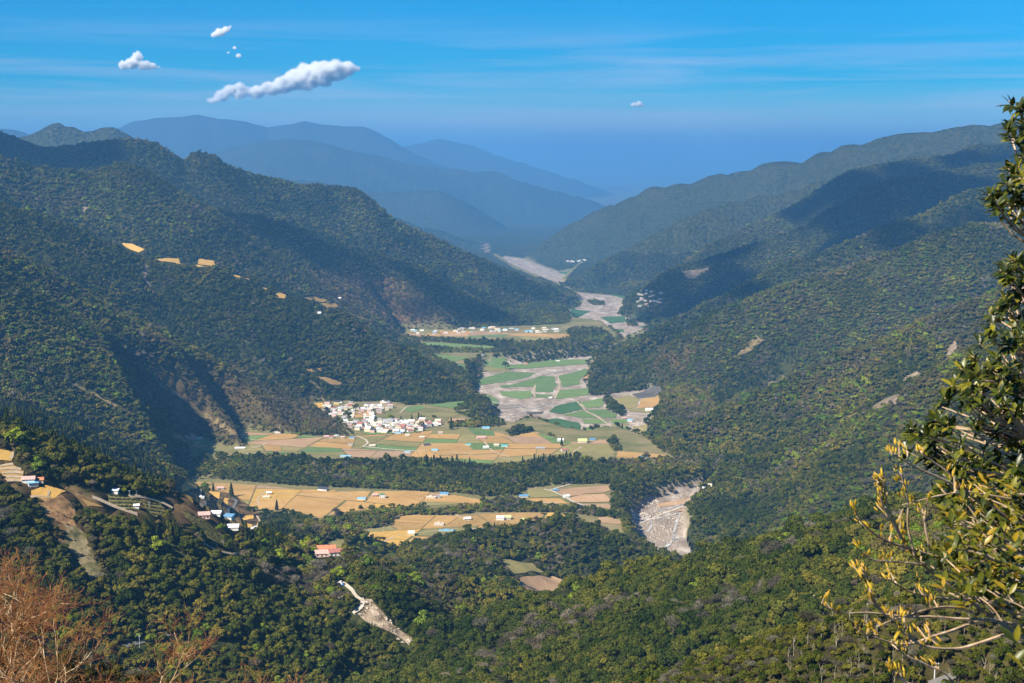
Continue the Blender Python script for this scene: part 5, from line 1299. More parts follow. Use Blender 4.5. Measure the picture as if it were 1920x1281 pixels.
# the curved retaining wall below the landslide road
def build_wall():
    p = ring_xy([(664, 1152), (673, 1147), (681, 1139), (684, 1130), (680, 1122)], 'hill')
    v, f = [], []
    for i, q in enumerate(p):
        z = float(height(*q)); w = q + np.array([.5, -.5])
        v += [(q[0], q[1], z - 5), (w[0], w[1], z - 5), (w[0], w[1], z + 1.1), (q[0], q[1], z + 1.1)]
    for i in range(len(p) - 1):
        for k in range(4): f.append((4 * i + k, 4 * i + (k + 1) % 4, 4 * i + 4 + (k + 1) % 4, 4 * i + 4 + k))
    f += [(0, 1, 2, 3), tuple(len(v) - 4 + k for k in (3, 2, 1, 0))]
    o = mesh_obj("retaining_wall", v, f, MAT['concrete'])
    o["label"] = "pale curved retaining wall under the landslide road's bend"; o["category"] = "wall"
build_wall()
# stone banks of the small terraces on the bench
def build_banks():
    for i, pts in enumerate([[(0, 876), (12, 872), (25, 872)], [(0, 882), (18, 877), (40, 882)], [(4, 889), (20, 884), (44, 889)], [(8, 896), (24, 891), (45, 897)], [(12, 903), (28, 899), (44, 904)], [(57, 934), (75, 930), (95, 934)], [(92, 922), (97, 926), (90, 931)], [(20, 862), (27, 855), (26, 849)]]):
        o = ribbon("terrace_bank", ring_xy(pts, 'hill'), 3.4, MAT['dirt'], off=.9, wob=.5)
build_banks()
# single trees in the fields
for k_, (px_, py_, hpx, kind_, lab_) in enumerate([(434, 932, 24, 'conifer', "tall dark conifer by the asphalt bend"), (400, 921, 14, 'conifer', "squat dark conifer left of the white cottage"), (519, 957, 18, 'conifer', "dark conifer alone at the tan field's lower edge"), (383, 921, 16, 'fresh', "green tree beside the hill track"), (388, 930, 16, 'dark', "dark round tree below the hill track"),
        (846, 806, 20, 'conifer', "stout dark conifer at the end of the tree line"), (772, 788, 10, 'conifer', "slim conifer above the village's far end"), (785, 788, 13, 'conifer', "thick conifer above the village's far end"), (790, 789, 11, 'conifer', "slim conifer next to the thick one above the village"), (752, 788, 8, 'conifer', "small conifer above the middle of the village"), (814, 788, 9, 'dark', "dark tree at the village's far tip"), (795, 788, 9, 'conifer', "second slim conifer above the village's far end"),
        (790, 803, 12, 'dark', "dark round tree among the far village houses"), (780, 812, 9, 'dark', "dark round tree at the village edge above the fields"), (652, 790, 18, 'dark', "big dark tree in the upper village"), (732, 790, 14, 'fresh', "green tree in the middle of the village"), (667, 772, 14, 'dark', "dark tree beside the upper village lane"), (731, 815, 9, 'dark', "small dark tree at the pale orange house on the field edge"),
        (1053, 836, 14, 'conifer', "single dark conifer on the olive field"), (1014, 965, 10, 'dark', "dark round tree beside the golden field"), (470, 968, 18, 'dark', "dark shrubby tree between the small gold fields"), (478, 958, 10, 'fresh', "green bush above the small gold fields"), (413, 998, 16, 'fresh', "green tree at the top of the lower orchard"), (897, 680, 14, 'dark', "dark tree standing in the far green strip"), (948, 676, 14, 'dark', "dark tree clump on the far green strip")]):
    a_ = on_floor(px_, py_) if py_ < 900 or px_ > 640 else on_hill(px_, py_)
    i_ = KINDS.index(kind_); h_ = {'conifer': 13.0}.get(kind_, 9.0)
    t_ = thing(NAME.get(kind_, ('broadleaf_tree', 0))[0], lab_, NAME.get(kind_, (0, 'broadleaf tree'))[1], (a_[0], a_[1], a_[2] - .2), k_ * 1.3, s=1.15 * hpx * a_[1] / FPX / h_)
    part('trunk', PROTO[i_][2], t_); part('crown', PROTO[i_][1], t_)

# ------------------------------------------------------------------ plant the woods
GDRY = dry_mask(GX.ravel(), GY.ravel(), GZ.ravel()).reshape(NT, NR)
TX, TY, TZ, TK, TS, TPX, TPY = tree_points()
print("trees", len(TX))
build_forest()

# ------------------------------------------------------------------ the evergreen and the budding tree beside the camera
def glossy_leaf(name, stops, rough=.38, trans=.25):
    m, nt, out = new_mat(name)
    oi = nd(nt, "ShaderNodeObjectInfo")
    at = nd(nt, "ShaderNodeAttribute", attribute_name="tone")
    r = mth(nt, 'FRACT', mth(nt, 'ADD', oi.outputs['Random'], at.outputs['Fac']))
    c = ramp(nt, r, stops)
    pos = nd(nt, "ShaderNodeNewGeometry").outputs['Position']
    c = mixc(nt, 1.0, c, ramp(nt, noise(nt, pos, 30, 3), [(.3, (.75, .75, .75)), (.7, (1.2, 1.2, 1.1))]), 'MULTIPLY')
    b = nd(nt, "ShaderNodeBsdfPrincipled"); b.inputs['Roughness'].default_value = rough; b.inputs['Specular IOR Level'].default_value = .4
    t = nd(nt, "ShaderNodeBsdfTranslucent")
    nt.links.new(c, b.inputs['Base Color']); nt.links.new(c, t.inputs['Color'])
    x = nd(nt, "ShaderNodeMixShader"); x.inputs[0].default_value = trans
    nt.links.new(b.outputs[0], x.inputs[1]); nt.links.new(t.outputs[0], x.inputs[2])
    nt.links.new(x.outputs[0], out.inputs['Surface'])
    return m
LEAFG = glossy_leaf("evergreen_leaf", [(0, (.016, .028, .005)), (.45, (.040, .056, .008)), (.8, (.10, .108, .012)), (1, (.22, .19, .018))])
LEAFY = glossy_leaf("new_leaf", [(0, (.03, .045, .006)), (.4, (.09, .105, .010)), (.75, (.22, .19, .014)), (1, (.42, .25, .02))], trans=.4)
BUD = glossy_leaf("yellow_bud", [(0, (.46, .30, .02)), (.5, (.62, .45, .03)), (1, (.60, .34, .06))], trans=.35)
TWIG = surface_mat("tan_twig_bark", [(.3, (.30, .19, .11)), (.55, (.50, .36, .24)), (.75, (.62, .49, .36))], 14)
def leaf_blade(L=1.0, W=.36):
    """one leaf along +X: folded along the midrib, tip bent down"""
    xs = [0, .12, .35, .62, .85, 1.0]; ws = [.03, .2, .48, .46, .24, .0]
    v, f = [], []
    for x, w in zip(xs, ws):
        z = -.16 * x * x
        v += [(x * L, -w * W, z * L + w * .10), (x * L, 0, z * L), (x * L, w * W, z * L + w * .10)]
    for i in range(5):
        k = 3 * i
        f += [(k, k + 3, k + 4, k + 1), (k + 1, k + 4, k + 5, k + 2)]
    return np.array(v, float), f
LV, LF = leaf_blade()
def leaf_mesh(mat):
    me = bpy.data.meshes.new("leaf"); me.from_pydata([tuple(x) for x in LV], [], LF); me.materials.append(mat)
    me.polygons.foreach_set("use_smooth", [True] * len(LF)); return me
def basis(d, up):
    d = d / np.linalg.norm(d); s = np.cross(up, d); s /= np.linalg.norm(s) + 1e-9
    return np.stack([d, s, np.cross(d, s)], 1)
def leafy_tree(root, leaves, mat, limit=300, name="leaf"):
    """leaves: (position, 3x3 frame, length); the largest 300 are parts of their own, the rest one part"""
    me = leaf_mesh(mat)
    order = sorted(range(len(leaves)), key=lambda i: -leaves[i][2] / leaves[i][0][1] * (1 if leaves[i][3] else .01))
    for i in order[:limit]:
        p, B, L, _ = leaves[i]
        o = bpy.data.objects.new(name, me); COL.objects.link(o); o.parent = root
        M = Matrix([[B[r][c] * L for c in range(3)] + [float(p[r])] for r in range(3)] + [[0, 0, 0, 1]])
        o.matrix_local = M
    v, f, tone = [], [], []
    for n, i in enumerate(order[limit:]):
        p, B, L, _ = leaves[i]
        v.append(LV @ (B * L).T + p); f += [tuple(k + n * len(LV) for k in q) for q in LF]
        tone += [random.random()] * len(LV)
    if v:
        o = mesh_obj("leaves", np.vstack(v), f, mat, parent=root, smooth_shade=True, kind="stuff")
        o.data.attributes.new("tone", 'FLOAT', 'POINT').data.foreach_set("value", np.array(tone, np.float32))
def curve_pts(a, b, sag, n=6, rng=random):
    a, b = np.array(a, float), np.array(b, float)
    L = np.linalg.norm(b - a)
    off = np.array([rng.uniform(-.06, .06), rng.uniform(-.08, .08), sag]) * L
    return [a + (b - a) * t + off * math.sin(math.pi * t) for t in np.linspace(0, 1, n)]

def build_evergreen():
    rr = random.Random(31); rng = np.random.default_rng(31)
    gx, gy = 4.5, 10.2
    root = thing("evergreen_tree", "dark evergreen tree with glossy oval leaves leaning in at the edge, lit from the left", "evergreen tree")
    gz = float(height(gx, gy))
    trunk = [(gx, gy, gz - .4), (gx - .1, gy - .1, -4.5), (gx - .05, gy - .2, -2.2), (gx + .05, gy - .1, -.4), (gx - .1, gy, 1.2), (gx - .3, gy, 2.4)]
    MB().tube(trunk, [.2, .16, .13, .10, .07, .03], 8).build("trunk", BARK, root)
    tz = np.array(trunk)
    def on_trunk(z):
        return np.array([np.interp(z, tz[:, 2], tz[:, 0]), np.interp(z, tz[:, 2], tz[:, 1]), z])
    # spray outlines in the photo, number of leaf rosettes in each, and depth range
    sprays = [([(1890, 175), (1925, 172), (1925, 300), (1882, 300), (1885, 250)], 15, 1.0), ([(1885, 300), (1925, 300), (1925, 345), (1880, 345)], 7, 1), ([(1852, 350), (1925, 340), (1925, 405), (1880, 410), (1855, 385)], 15, 1), ([(1858, 468), (1925, 458), (1925, 545), (1880, 545), (1862, 510)], 16, 1),
              ([(1862, 556), (1925, 548), (1925, 620), (1845, 625), (1850, 590)], 19, 1), ([(1825, 625), (1925, 610), (1925, 720), (1790, 712)], 37, 1), ([(1735, 745), (1790, 706), (1925, 715), (1925, 800), (1715, 800)], 46, 1), ([(1680, 830), (1720, 790), (1925, 800), (1925, 880), (1740, 880), (1690, 860)], 52, 1),
              ([(1735, 880), (1925, 870), (1925, 985), (1770, 960)], 46, 1.2), ([(1765, 960), (1925, 975), (1925, 1060), (1800, 1050)], 22, 1.2)]
    leaves, twigs, limbs = [], MB(), []
    for poly, n, dep in sprays:
        q = np.array(poly, float); c = q.mean(0)
        d0 = 9.5
        hub = P(max(c[0] + 60, 1945), c[1] + 70, d0 + .2)
        st = on_trunk(hub[2] - .55)
        limb = MB().tube(curve_pts(st, hub, -.05), [.05, .042, .036, .03, .025, .02], 6)
        limb.build("branch", BARK, root)
        got = 0
        while got < n:
            x, y = rr.uniform(q[:, 0].min(), q[:, 0].max()), rr.uniform(q[:, 1].min(), q[:, 1].max())
            if not inside(np.array([x]), np.array([y]), q)[0]: continue
            got += 1
            tip = P(x, y, d0 + rr.gauss(0, .55) * dep)
            pts = curve_pts(hub + rng.normal(size=3) * .05, tip, rr.uniform(-.12, .02), 5, rr)
            twigs.tube(pts, [.011, .009, .007, .006, .004], 4)
            ax = pts[-1] - pts[-2]; ax /= np.linalg.norm(ax)
            ax = ax * .6 + np.array([-.25, -.1, .45]); ax /= np.linalg.norm(ax)
            nl = rr.randint(11, 16)
            s = np.cross(ax, [0, 1, .1]); s /= np.linalg.norm(s); u = np.cross(s, ax)
            for k in range(nl):
                a = k * 2.4 + rr.uniform(-.3, .3); e = rr.uniform(.55, 1.25)
                dr = ax * math.cos(e) + (s * math.cos(a) + u * math.sin(a)) * math.sin(e)
                dr = dr + np.array([0, 0, -.12])
                B = basis(dr, np.array([rr.uniform(-.3, .1), rr.uniform(-.35, .1), 1.0]))
                L = rr.uniform(.062, .108)
                p = tip - ax * rr.uniform(0, .07)
                leaves.append((p, B, L, to_px(*p)[0] < 1925))
    twigs.build("twigs", TWIG, root, kind="stuff")
    leafy_tree(root, leaves, LEAFG)
build_evergreen()

def bud_mesh():
    v = []; f = []
    for x, w in ((0, .05), (.25, .15), (.6, .13), (1.0, .0)):
        for k in range(5):
            a = 2 * math.pi * k / 5
            v.append((x, math.cos(a) * w, math.sin(a) * w))
    for i in range(3):
        for k in range(5): f.append((i * 5 + k, i * 5 + (k + 1) % 5, i * 5 + 5 + (k + 1) % 5, i * 5 + 5 + k))
    me = bpy.data.meshes.new("bud"); me.from_pydata(v, [], f); me.materials.append(BUD)
    me.polygons.foreach_set("use_smooth", [True] * len(f)); return me
def build_budding():
    rr = random.Random(77); rng = np.random.default_rng(77)
    root = thing("budding_tree", "twiggy tree with yellow buds and orange-green new leaves below the dark evergreen", "budding tree")
    gx, gy = 3.35, 7.9
    gz = float(height(gx, gy))
    trunk = [(gx, gy, gz - .3), (gx - .02, gy, -3.6), (gx + .03, gy - .05, -2.6), (gx + .0, gy, -1.9)]
    MB().tube(trunk, [.12, .1, .08, .04], 8).build("trunk", TWIG, root)
    B_ = [  # branch lines traced in the photo, depth at the start and at the tip
        ([(1930, 945), (1919, 940), (1850, 924), (1804, 921), (1758, 931), (1692, 947)], 8.0, 7.3), ([(1810, 920), (1774, 883), (1745, 860), (1720, 845)], 7.7, 7.5), ([(1797, 913), (1731, 883), (1689, 860), (1672, 852)], 7.7, 7.2),
        ([(1850, 1150), (1761, 1083), (1725, 1057), (1699, 1021), (1682, 985), (1666, 959), (1655, 900)], 8.0, 7.0), ([(1790, 1060), (1751, 1039), (1708, 1031), (1666, 1018), (1636, 998), (1613, 975), (1601, 955)], 7.8, 6.9), ([(1740, 1062), (1702, 1055), (1653, 1055), (1626, 1046), (1598, 1018)], 7.5, 6.8),
        ([(1860, 1130), (1764, 1123), (1712, 1115), (1679, 1093), (1665, 1085)], 7.9, 7.1), ([(1930, 1180), (1876, 1163), (1817, 1161), (1741, 1159), (1695, 1159), (1626, 1149), (1580, 1148), (1550, 1138), (1526, 1117)], 7.8, 6.6), ([(1830, 1150), (1784, 1138), (1745, 1139), (1712, 1149), (1676, 1161), (1636, 1179)], 7.7, 7.0),
        ([(1830, 1160), (1810, 1172), (1764, 1189), (1708, 1208), (1672, 1208), (1620, 1192), (1602, 1172)], 7.6, 6.8), ([(1930, 1175), (1886, 1189), (1840, 1205), (1797, 1216), (1768, 1220), (1731, 1215), (1692, 1189), (1676, 1166), (1640, 1140), (1632, 1110)], 7.4, 6.7), ([(1790, 1290), (1777, 1262), (1730, 1243), (1692, 1228), (1672, 1200)], 7.0, 6.7),
        ([(1720, 1290), (1699, 1281), (1676, 1264), (1662, 1241)], 6.6, 6.5), ([(1715, 1040), (1700, 985), (1705, 940), (1690, 890)], 7.4, 7.2), ([(1690, 1010), (1665, 970), (1650, 930), (1647, 905)], 7.3, 7.0), ([(1745, 1030), (1730, 980), (1738, 940)], 7.5, 7.4), ([(1655, 1150), (1635, 1120), (1630, 1090), (1618, 1070)], 7.0, 6.8), ([(1725, 1215), (1748, 1195), (1742, 1180)], 7.2, 7.1)]
    bud = bud_mesh(); buds = []
    for pts, d0, d1 in B_:
        n = len(pts)
        w = [P(x, y, d0 + (d1 - d0) * i / (n - 1)) for i, (x, y) in enumerate(pts)]
        # finer, slightly wandering line
        q = []
        for a, b in zip(w[:-1], w[1:]):
            for t in (0, .33, .66): q.append(a + (b - a) * t + rng.normal(size=3) * .006)
        q.append(w[-1])
        q = np.array(q)
        for _ in range(2): q[1:-1] = (q[:-2] + 2 * q[1:-1] + q[2:]) / 4
        r0 = .0105 if n > 6 else .0075
        m = MB().tube(q, np.linspace(r0, .003, len(q)), 5)
        cum = 0
        for i in range(len(q) // 3, len(q)):
            if pts[0][0] < 1700 or rr.random() < .55:
                p = q[i]; k = rr.randint(3, 5) if i < len(q) - 2 else 5
                tw = np.array([rr.uniform(-.8, .2), rr.uniform(-.5, .5), rr.uniform(.3, 1.0)]); tw /= np.linalg.norm(tw)
                L = rr.uniform(.02, .10) if i < len(q) - 2 else .02
                m.tube([p, p + tw * L * .6, p + tw * L], [.005, .004, .003], 4)
                for _ in range(k):
                    d = tw + rng.normal(size=3) * .28; d[2] = abs(d[2]) + .35
                    buds.append((p + tw * L * rr.uniform(.2, 1) + rng.normal(size=3) * .010, basis(d, np.array([0, 1, .2])), rr.uniform(.022, .048), True))
        m.build("branch", TWIG, root)
        if d0 > 7.75:
            base_ = np.array([gx, gy, min(-1.95, q[0][2] - .25)])
            MB().tube(curve_pts(base_, q[0], -.04), [.02, .018, .016, .014, .012, r0], 6).build("branch", TWIG, root)
    rr.shuffle(buds)
    for p, B, L, _ in buds[:300]:
        o = bpy.data.objects.new("bud", bud); COL.objects.link(o); o.parent = root
        o.matrix_local = Matrix([[B[r][c] * L for c in range(3)] + [float(p[r])] for r in range(3)] + [[0, 0, 0, 1]])
    bv = np.array([x.co[:] for x in bud.vertices]); bf = [tuple(x.vertices) for x in bud.polygons]
    v, f = [], []
    for n, (p, B, L, _) in enumerate(buds[300:]):
        v.append(bv @ (B * L).T + p); f += [tuple(k + n * len(bv) for k in q) for q in bf]
    if v: mesh_obj("buds", np.vstack(v), f, BUD, parent=root, smooth_shade=True, kind="stuff")
    # new leaves, larger toward the camera
    leaves = []; tw = MB()
    for poly, n, dr in (([(1760, 955), (1925, 985), (1925, 1130), (1850, 1110), (1790, 1050)], 95, (6.6, 8.2)), ([(1790, 1060), (1870, 1100), (1925, 1120), (1925, 1150), (1840, 1140), (1770, 1110)], 30, (6.6, 8)), ([(1862, 1205), (1925, 1190), (1925, 1285), (1880, 1285)], 2, (4.6, 5.0)), ([(1720, 1050), (1770, 1030), (1790, 1090), (1740, 1110)], 8, (7.2, 7.8)), ([(1780, 900), (1925, 920), (1925, 985), (1800, 960)], 24, (7.4, 8.4))):
        q = np.array(poly, float); got = 0
        while got < n:
            x, y = rr.uniform(q[:, 0].min(), q[:, 0].max()), rr.uniform(q[:, 1].min(), q[:, 1].max())
            if not inside(np.array([x]), np.array([y]), q)[0]: continue
            got += 1
            tip = P(x, y, rr.uniform(*dr))
            h = tip + np.array([rr.uniform(.06, .2), rr.uniform(-.05, .15), -rr.uniform(.02, .12)])
            tw.tube(curve_pts(h, tip, .05, 4, rr), [.005, .0045, .004, .003], 4)
            for k in range(rr.randint(4, 7)):
                a = k * 2.4; e = rr.uniform(.5, 1.3)
                d = np.array([-.3 + math.cos(a) * math.sin(e), math.sin(a) * math.sin(e), math.cos(e)])
                leaves.append((tip + rng.normal(size=3) * .02, basis(d, np.array([rr.uniform(-.4, .2), rr.uniform(-.6, 0), 1.0])), rr.uniform(.05, .09), to_px(*tip)[0] < 1925))
    tw.build("twigs", TWIG, root, kind="stuff")
    leafy_tree(root, leaves, LEAFY)
build_budding()

# ------------------------------------------------------------------ rust-coloured leafless trees low at the left, and pale saplings
RUST = surface_mat("rusty_bark", [(.35, (.09, .045, .02)), (.5, (.26, .14, .055)), (.65, (.46, .31, .17))], 1.6)
RUST_PALE = surface_mat("pale_branches", [(.35, (.20, .115, .055)), (.5, (.42, .30, .17)), (.65, (.60, .48, .33))], .8)
RUST_TWIG = surface_mat("rusty_twigs", [(.34, (.13, .050, .018)), (.52, (.27, .11, .038)), (.66, (.40, .22, .10))], .45)
def branching(seed, H, lean, depth=7, r0=.34):
    """a leafless tree: trunk and limbs, pale branches, and a fringe of fine rusty twigs"""
    rr = random.Random(seed); rng = np.random.default_rng(seed)
    wood, branch, twig = MB(), MB(), MB()
    def grow(p, d, L, r, lev):
        n = 4
        pts, q, dd = [p], p, d
        for i in range(n):
            dd = dd + rng.normal(size=3) * (.16 if lev < 4 else .22) + np.array([0, 0, .03]); dd /= np.linalg.norm(dd)
            q = q + dd * L / n; pts.append(q)
        rad = np.linspace(r, r * .6, n + 1)
        if lev <= 2: wood.tube(pts, rad, 6)
        elif lev <= 4: branch.tube(pts, np.maximum(rad, .007), 4)
        else: twig.tube([pts[0], pts[2], pts[4]], [max(rad[0], .013), max(rad[2], .011), .008], 3)
        if lev >= depth: return
        for k in range((3, 3, 3, 3, 4, 4, 2)[lev]):
            t = rr.choice(pts[2:]) if k else pts[-1]
            a = rr.uniform(0, 2 * math.pi); e = rr.uniform(.3, .95)
            s = np.cross(dd, [0.3, .2, 1]); s /= np.linalg.norm(s) + 1e-9; u = np.cross(dd, s)
            nd_ = dd * math.cos(e) + (s * math.cos(a) + u * math.sin(a)) * math.sin(e)
            nd_[2] = nd_[2] * .8 + .10
            nd_ /= np.linalg.norm(nd_)
            grow(t, nd_, L * rr.uniform(.58, .80), r * .56, lev + 1)
    d = np.array([lean[0], lean[1], 1.0]); d /= np.linalg.norm(d)
    grow(np.array([0, 0, -.5]), d, H * .33, r0, 0)
    return wood, branch, twig
for (px_, py_, d_, H_, lean_, lab_, sd_) in ((45, 1330, 112, 16.5, (.02, 0), "tallest rust-coloured leafless tree with upright orange trunk", 1), (110, 1350, 104, 15.0, (.42, .05), "rust-coloured leafless tree leaning over with forked orange trunk", 2), (175, 1355, 100, 13.5, (.5, -.1), "rust-coloured leafless tree with a long low sideways limb", 3), (-30, 1340, 118, 16.5, (-.05, 0), "rust-coloured leafless tree half out of view beside the tallest", 5), (240, 1365, 97, 11.0, (.15, .1), "small rust-coloured leafless tree at the edge of the brown scrub", 8), (300, 1380, 95, 9.0, (-.1, .1), "lowest rust-brown leafless tree beside the shaded road", 9)):
    p_ = P(px_, py_, d_)
    gz_ = float(height(p_[0], p_[1]))
    t_ = thing("leafless_tree", lab_, "bare tree", (p_[0], p_[1], gz_))
    hh = H_ + max(0, p_[2] - gz_)
    w_, b_, tw_ = branching(sd_, hh, lean_)
    w_.build("trunk", RUST, t_, smooth_shade=True); b_.build("branches", RUST_PALE, t_, smooth_shade=True, kind="stuff"); tw_.build("twigs", RUST_TWIG, t_, kind="stuff")
SAP = surface_mat("pale_sapling_bark", [(.3, (.28, .23, .16)), (.7, (.5, .44, .34))], 3.0)
sap_models = []
for k_ in range(4):
    rr_ = random.Random(300 + k_); w_ = MB()
    w_.tube([(0, 0, -.3), (.1, .05, 1.5), (rr_.uniform(-.3, .3), 0, 3.2), (rr_.uniform(-.4, .4), 0, 4.6)], [.05, .045, .03, .012], 5)
    for j_ in range(7):
        z_ = rr_.uniform(1.2, 3.8); a_ = rr_.uniform(0, 6.3); L_ = rr_.uniform(.5, 1.2)
        w_.tube([(0.1, 0, z_), (.1 + math.cos(a_) * L_ * .5, math.sin(a_) * L_ * .5, z_ + .5), (.1 + math.cos(a_) * L_ * .8, math.sin(a_) * L_ * .8, z_ + 1.1)], [.022, .016, .008], 3)
    sap_models.append(w_.mesh("bare_sapling", SAP))
rr_ = random.Random(12); n_ = 0
for tries_ in range(900):
    if n_ >= 60: break
    px_, py_ = rr_.uniform(1470, 1900), rr_.uniform(1125, 1300)
    a_ = on_hill(px_, py_, 100)
    if a_[1] > 470: continue
    o_ = bpy.data.objects.new("bare_sapling", sap_models[n_ % 4]); COL.objects.link(o_)
    place(o_, a_[0], a_[1], a_[2], rr_.uniform(0, 6.3), rr_.uniform(.7, 1.3))
    side_ = "above the road bend" if px_ > 1680 else "on the slope beside the near wooded hill"
    o_["label"] = f"thin pale leafless sapling {side_}"; o_["category"] = "sapling"; o_["group"] = f"pale saplings {side_}"
    n_ += 1
for i_ in range(26):
    px_, py_ = rr_.uniform(150, 330), rr_.uniform(1225, 1300)
    a_ = on_hill(px_, py_, 60)
    if a_[1] > 200: continue
    o_ = bpy.data.objects.new("bare_sapling", sap_models[i_ % 4]); COL.objects.link(o_)
    place(o_, a_[0], a_[1], a_[2], rr_.uniform(0, 6.3), rr_.uniform(.35, .7))
    o_["label"] = "thin pale leafless sapling in the brown scrub under the rust-coloured trees"; o_["category"] = "sapling"; o_["group"] = "pale saplings in the brown scrub"

# ------------------------------------------------------------------ cumulus clouds
from mathutils import noise as mn
def cloud_mat():
    m, nt, out = new_mat("cloud_vapour")
    at = nd(nt, "ShaderNodeAttribute", attribute_name="density")
    pos = nd(nt, "ShaderNodeNewGeometry").outputs['Position']
    n = noise(nt, pos, .0125, 8, .68)
    k = nd(nt, "ShaderNodeMapRange"); k.inputs['From Min'].default_value = .0; k.inputs['From Max'].default_value = .45
    # ragged edges: the noise eats into the thin outer vapour
    e = mth(nt, 'SUBTRACT', at.outputs['Fac'], mth(nt, 'MULTIPLY', n, 1.15))
    nt.links.new(mth(nt, 'ADD', e, .42), k.inputs['Value'])
    pv = nd(nt, "ShaderNodeVolumePrincipled"); pv.inputs['Color'].default_value = (1, 1, 1, 1); pv.inputs['Anisotropy'].default_value = 0.0
    pv.inputs['Density Attribute'].default_value = ""
    dens = mth(nt, 'MULTIPLY', mth(nt, 'MULTIPLY', k.outputs['Result'], at.outputs['Fac']), CLOUD_DENSITY)
    nt.links.new(dens, pv.inputs['Density'])
    nt.links.new(pv.outputs[0], out.inputs['Volume'])
    return m
CLOUD_DENSITY = .042
CLOUD = cloud_mat()
def vapour_modifier(o, voxel, band):
    """turn the billows into vapour that thins out toward their skin"""
    ng = bpy.data.node_groups.new("vapour", 'GeometryNodeTree')
    ng.interface.new_socket("Geometry", in_out='INPUT', socket_type='NodeSocketGeometry')
    ng.interface.new_socket("Geometry", in_out='OUTPUT', socket_type='NodeSocketGeometry')
    N, L = ng.nodes, ng.links
    gi, go = N.new("NodeGroupInput"), N.new("NodeGroupOutput")
    mv = N.new("GeometryNodeMeshToVolume"); mv.resolution_mode = 'VOXEL_SIZE'
    mv.inputs['Voxel Size'].default_value = voxel; mv.inputs['Interior Band Width'].default_value = band; mv.inputs['Density'].default_value = 1.0
    sm = N.new("GeometryNodeSetMaterial"); sm.inputs['Material'].default_value = CLOUD
    L.new(gi.outputs[0], mv.inputs['Mesh']); L.new(mv.outputs[0], sm.inputs[0]); L.new(sm.outputs[0], go.inputs[0])
    md = o.modifiers.new("vapour", 'NODES'); md.node_group = ng
_bm = bmesh.new(); bmesh.ops.create_icosphere(_bm, subdivisions=4, radius=1.0)
_bm.verts.ensure_lookup_table()
ICO_V = np.array([v.co[:] for v in _bm.verts]); ICO_F = [[v.index for v in f.verts] for f in _bm.faces]; _bm.free()
_bm = bmesh.new(); bmesh.ops.create_icosphere(_bm, subdivisions=2, radius=1.0)
ICO2_V = np.array([v.co[:] for v in _bm.verts]); _bm.verts.ensure_lookup_table(); ICO2_F = [[v.index for v in f.verts] for f in _bm.faces]; _bm.free()
def cloud(label, puffs, d, seed, wisps=60, extra=10):
    """puffs: photo position and radius of each billow; small billows are added over them"""
    rr = random.Random(seed)
    c0 = P(np.mean([p[0] for p in puffs]), np.mean([p[1] for p in puffs]), d)
    v, f, k = [], [], 0
    balls = []
    for (x, y, r) in puffs:
        R = r * d / FPX
        c = P(x, y, d + rr.uniform(-.5, .5) * R) - c0
        balls.append((c, R * 1.08))
        for _ in range(max(4, extra)):
            u = np.array([rr.gauss(0, 1), rr.gauss(0, 1) - .5, abs(rr.gauss(0, 1)) * .9 - .15]); u /= np.linalg.norm(u)
            balls.append((c + u * R * np.array([1, 1, .85]) * rr.uniform(.75, 1.02), R * rr.uniform(.30, .55)))
    for c, R in balls:
        n = np.array([mn.fractal(Vector(p) * 1.9 + Vector(c / R * 3.1), .8, 2.1, 6) for p in ICO_V])
        pv = ICO_V * (1 + .28 * n[:, None]) * R
        pv[:, 2] = np.where(pv[:, 2] < 0, pv[:, 2] * .7, pv[:, 2] * .9)
        v.append(pv * 1.1 + c); f += [[i + k for i in q] for q in ICO_F]; k += len(ICO_V)
    t = thing("cloud", label, "cloud", tuple(c0))
    o = mesh_obj("billows", np.vstack(v), f, None, parent=t, kind="stuff")
    Rm = max(R for _, R in balls)
    md = o.modifiers.new("merge", 'REMESH'); md.mode = 'VOXEL'; md.voxel_size = Rm * .05
    vapour_modifier(o, Rm * .045, Rm * .34)
    return t
cloud("large white cumulus cloud drifting above the far blue range", [(398, 190, 10), (415, 182, 14), (432, 170, 13), (450, 164, 12), (450, 178, 14), (480, 174, 16), (505, 168, 17), (530, 162, 20), (555, 154, 22), (580, 146, 25), (605, 140, 25), (630, 136, 22), (650, 131, 17), (668, 130, 9), (575, 162, 14), (610, 156, 13)], 23200, 3, 1300, 8)
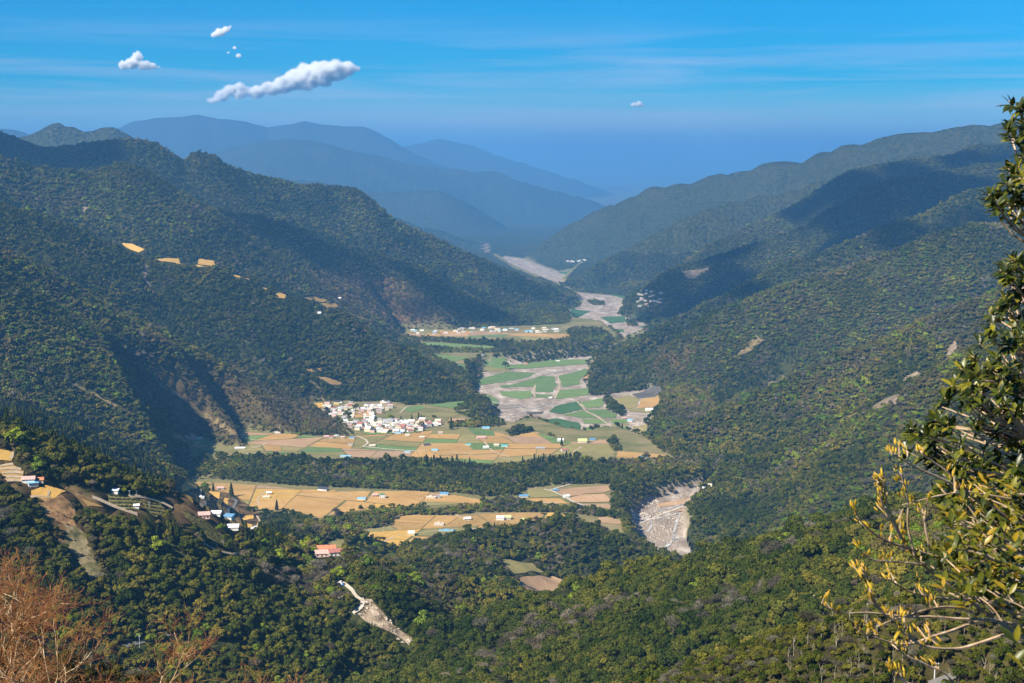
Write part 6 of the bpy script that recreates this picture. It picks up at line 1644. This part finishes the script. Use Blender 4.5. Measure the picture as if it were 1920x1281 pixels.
cloud("small peaked white cloud alone to the left of the large one", [(232, 124, 10), (247, 120, 12), (258, 108, 10), (259, 100, 6), (270, 124, 11), (286, 125, 8), (298, 126, 4)], 23200, 4, 420, 6)
cloud("small torn white cloud high above the large one", [(402, 66, 7), (412, 62, 9), (424, 56, 7), (431, 51, 4)], 23200, 5, 300, 5)
cloud("tiny cloud scraps under the small torn cloud", [(440, 90, 4), (428, 99, 3), (447, 105, 5)], 23200, 6, 120, 3)
cloud("single tiny cloud far over the right-hand skyline", [(1188, 197, 6), (1198, 196, 7), (1206, 198, 4)], 24000, 7, 150, 4)
# broad cumulus over the valley, above the frame: it shades the far right-hand spurs and the crests at the left
def high_cloud(cx, cy, ground_z, sx, sy, z, seed):
    k = (z - ground_z) / TO_SUN.z
    x, y = cx + TO_SUN.x * k, cy + TO_SUN.y * k
    rr = random.Random(seed)
    v, f, q = [], [], 0
    for i in range(34):
        a, r = rr.uniform(0, 6.3), math.sqrt(rr.random())
        R = rr.uniform(.30, .48) * min(sx, sy)
        n = np.array([mn.fractal(Vector(p) * 2 + Vector((i, 0, 0)), 1.0, 2.0, 3) for p in ICO2_V])
        v.append(ICO2_V * (1 + .25 * n[:, None]) * np.array([R, R, R * .5]) + np.array([math.cos(a) * r * sx * .76, math.sin(a) * r * sy * .76, rr.uniform(0, 60)]))
        f += [[j + q for j in g] for g in ICO2_F]; q += len(ICO2_V)
    o = mesh_obj("cloud", np.vstack(v), f, None, kind="structure")
    o.location = (x, y, z)
    md = o.modifiers.new("merge", 'REMESH'); md.mode = 'VOXEL'; md.voxel_size = 22
    vapour_modifier(o, 20, 90)
for a_ in ((1350, 5950, -250, 1150, 480, 1560, 1), (2000, 6850, 0, 1050, 420, 1600, 2), (750, 5550, -500, 520, 360, 1580, 5), (850, 4420, -330, 420, 200, 1540, 6), (1450, 4650, -200, 480, 210, 1560, 7), (-620, 5000, -250, 460, 200, 1540, 8), (-1950, 5850, 0, 520, 420, 1560, 3)):
    high_cloud(*a_)
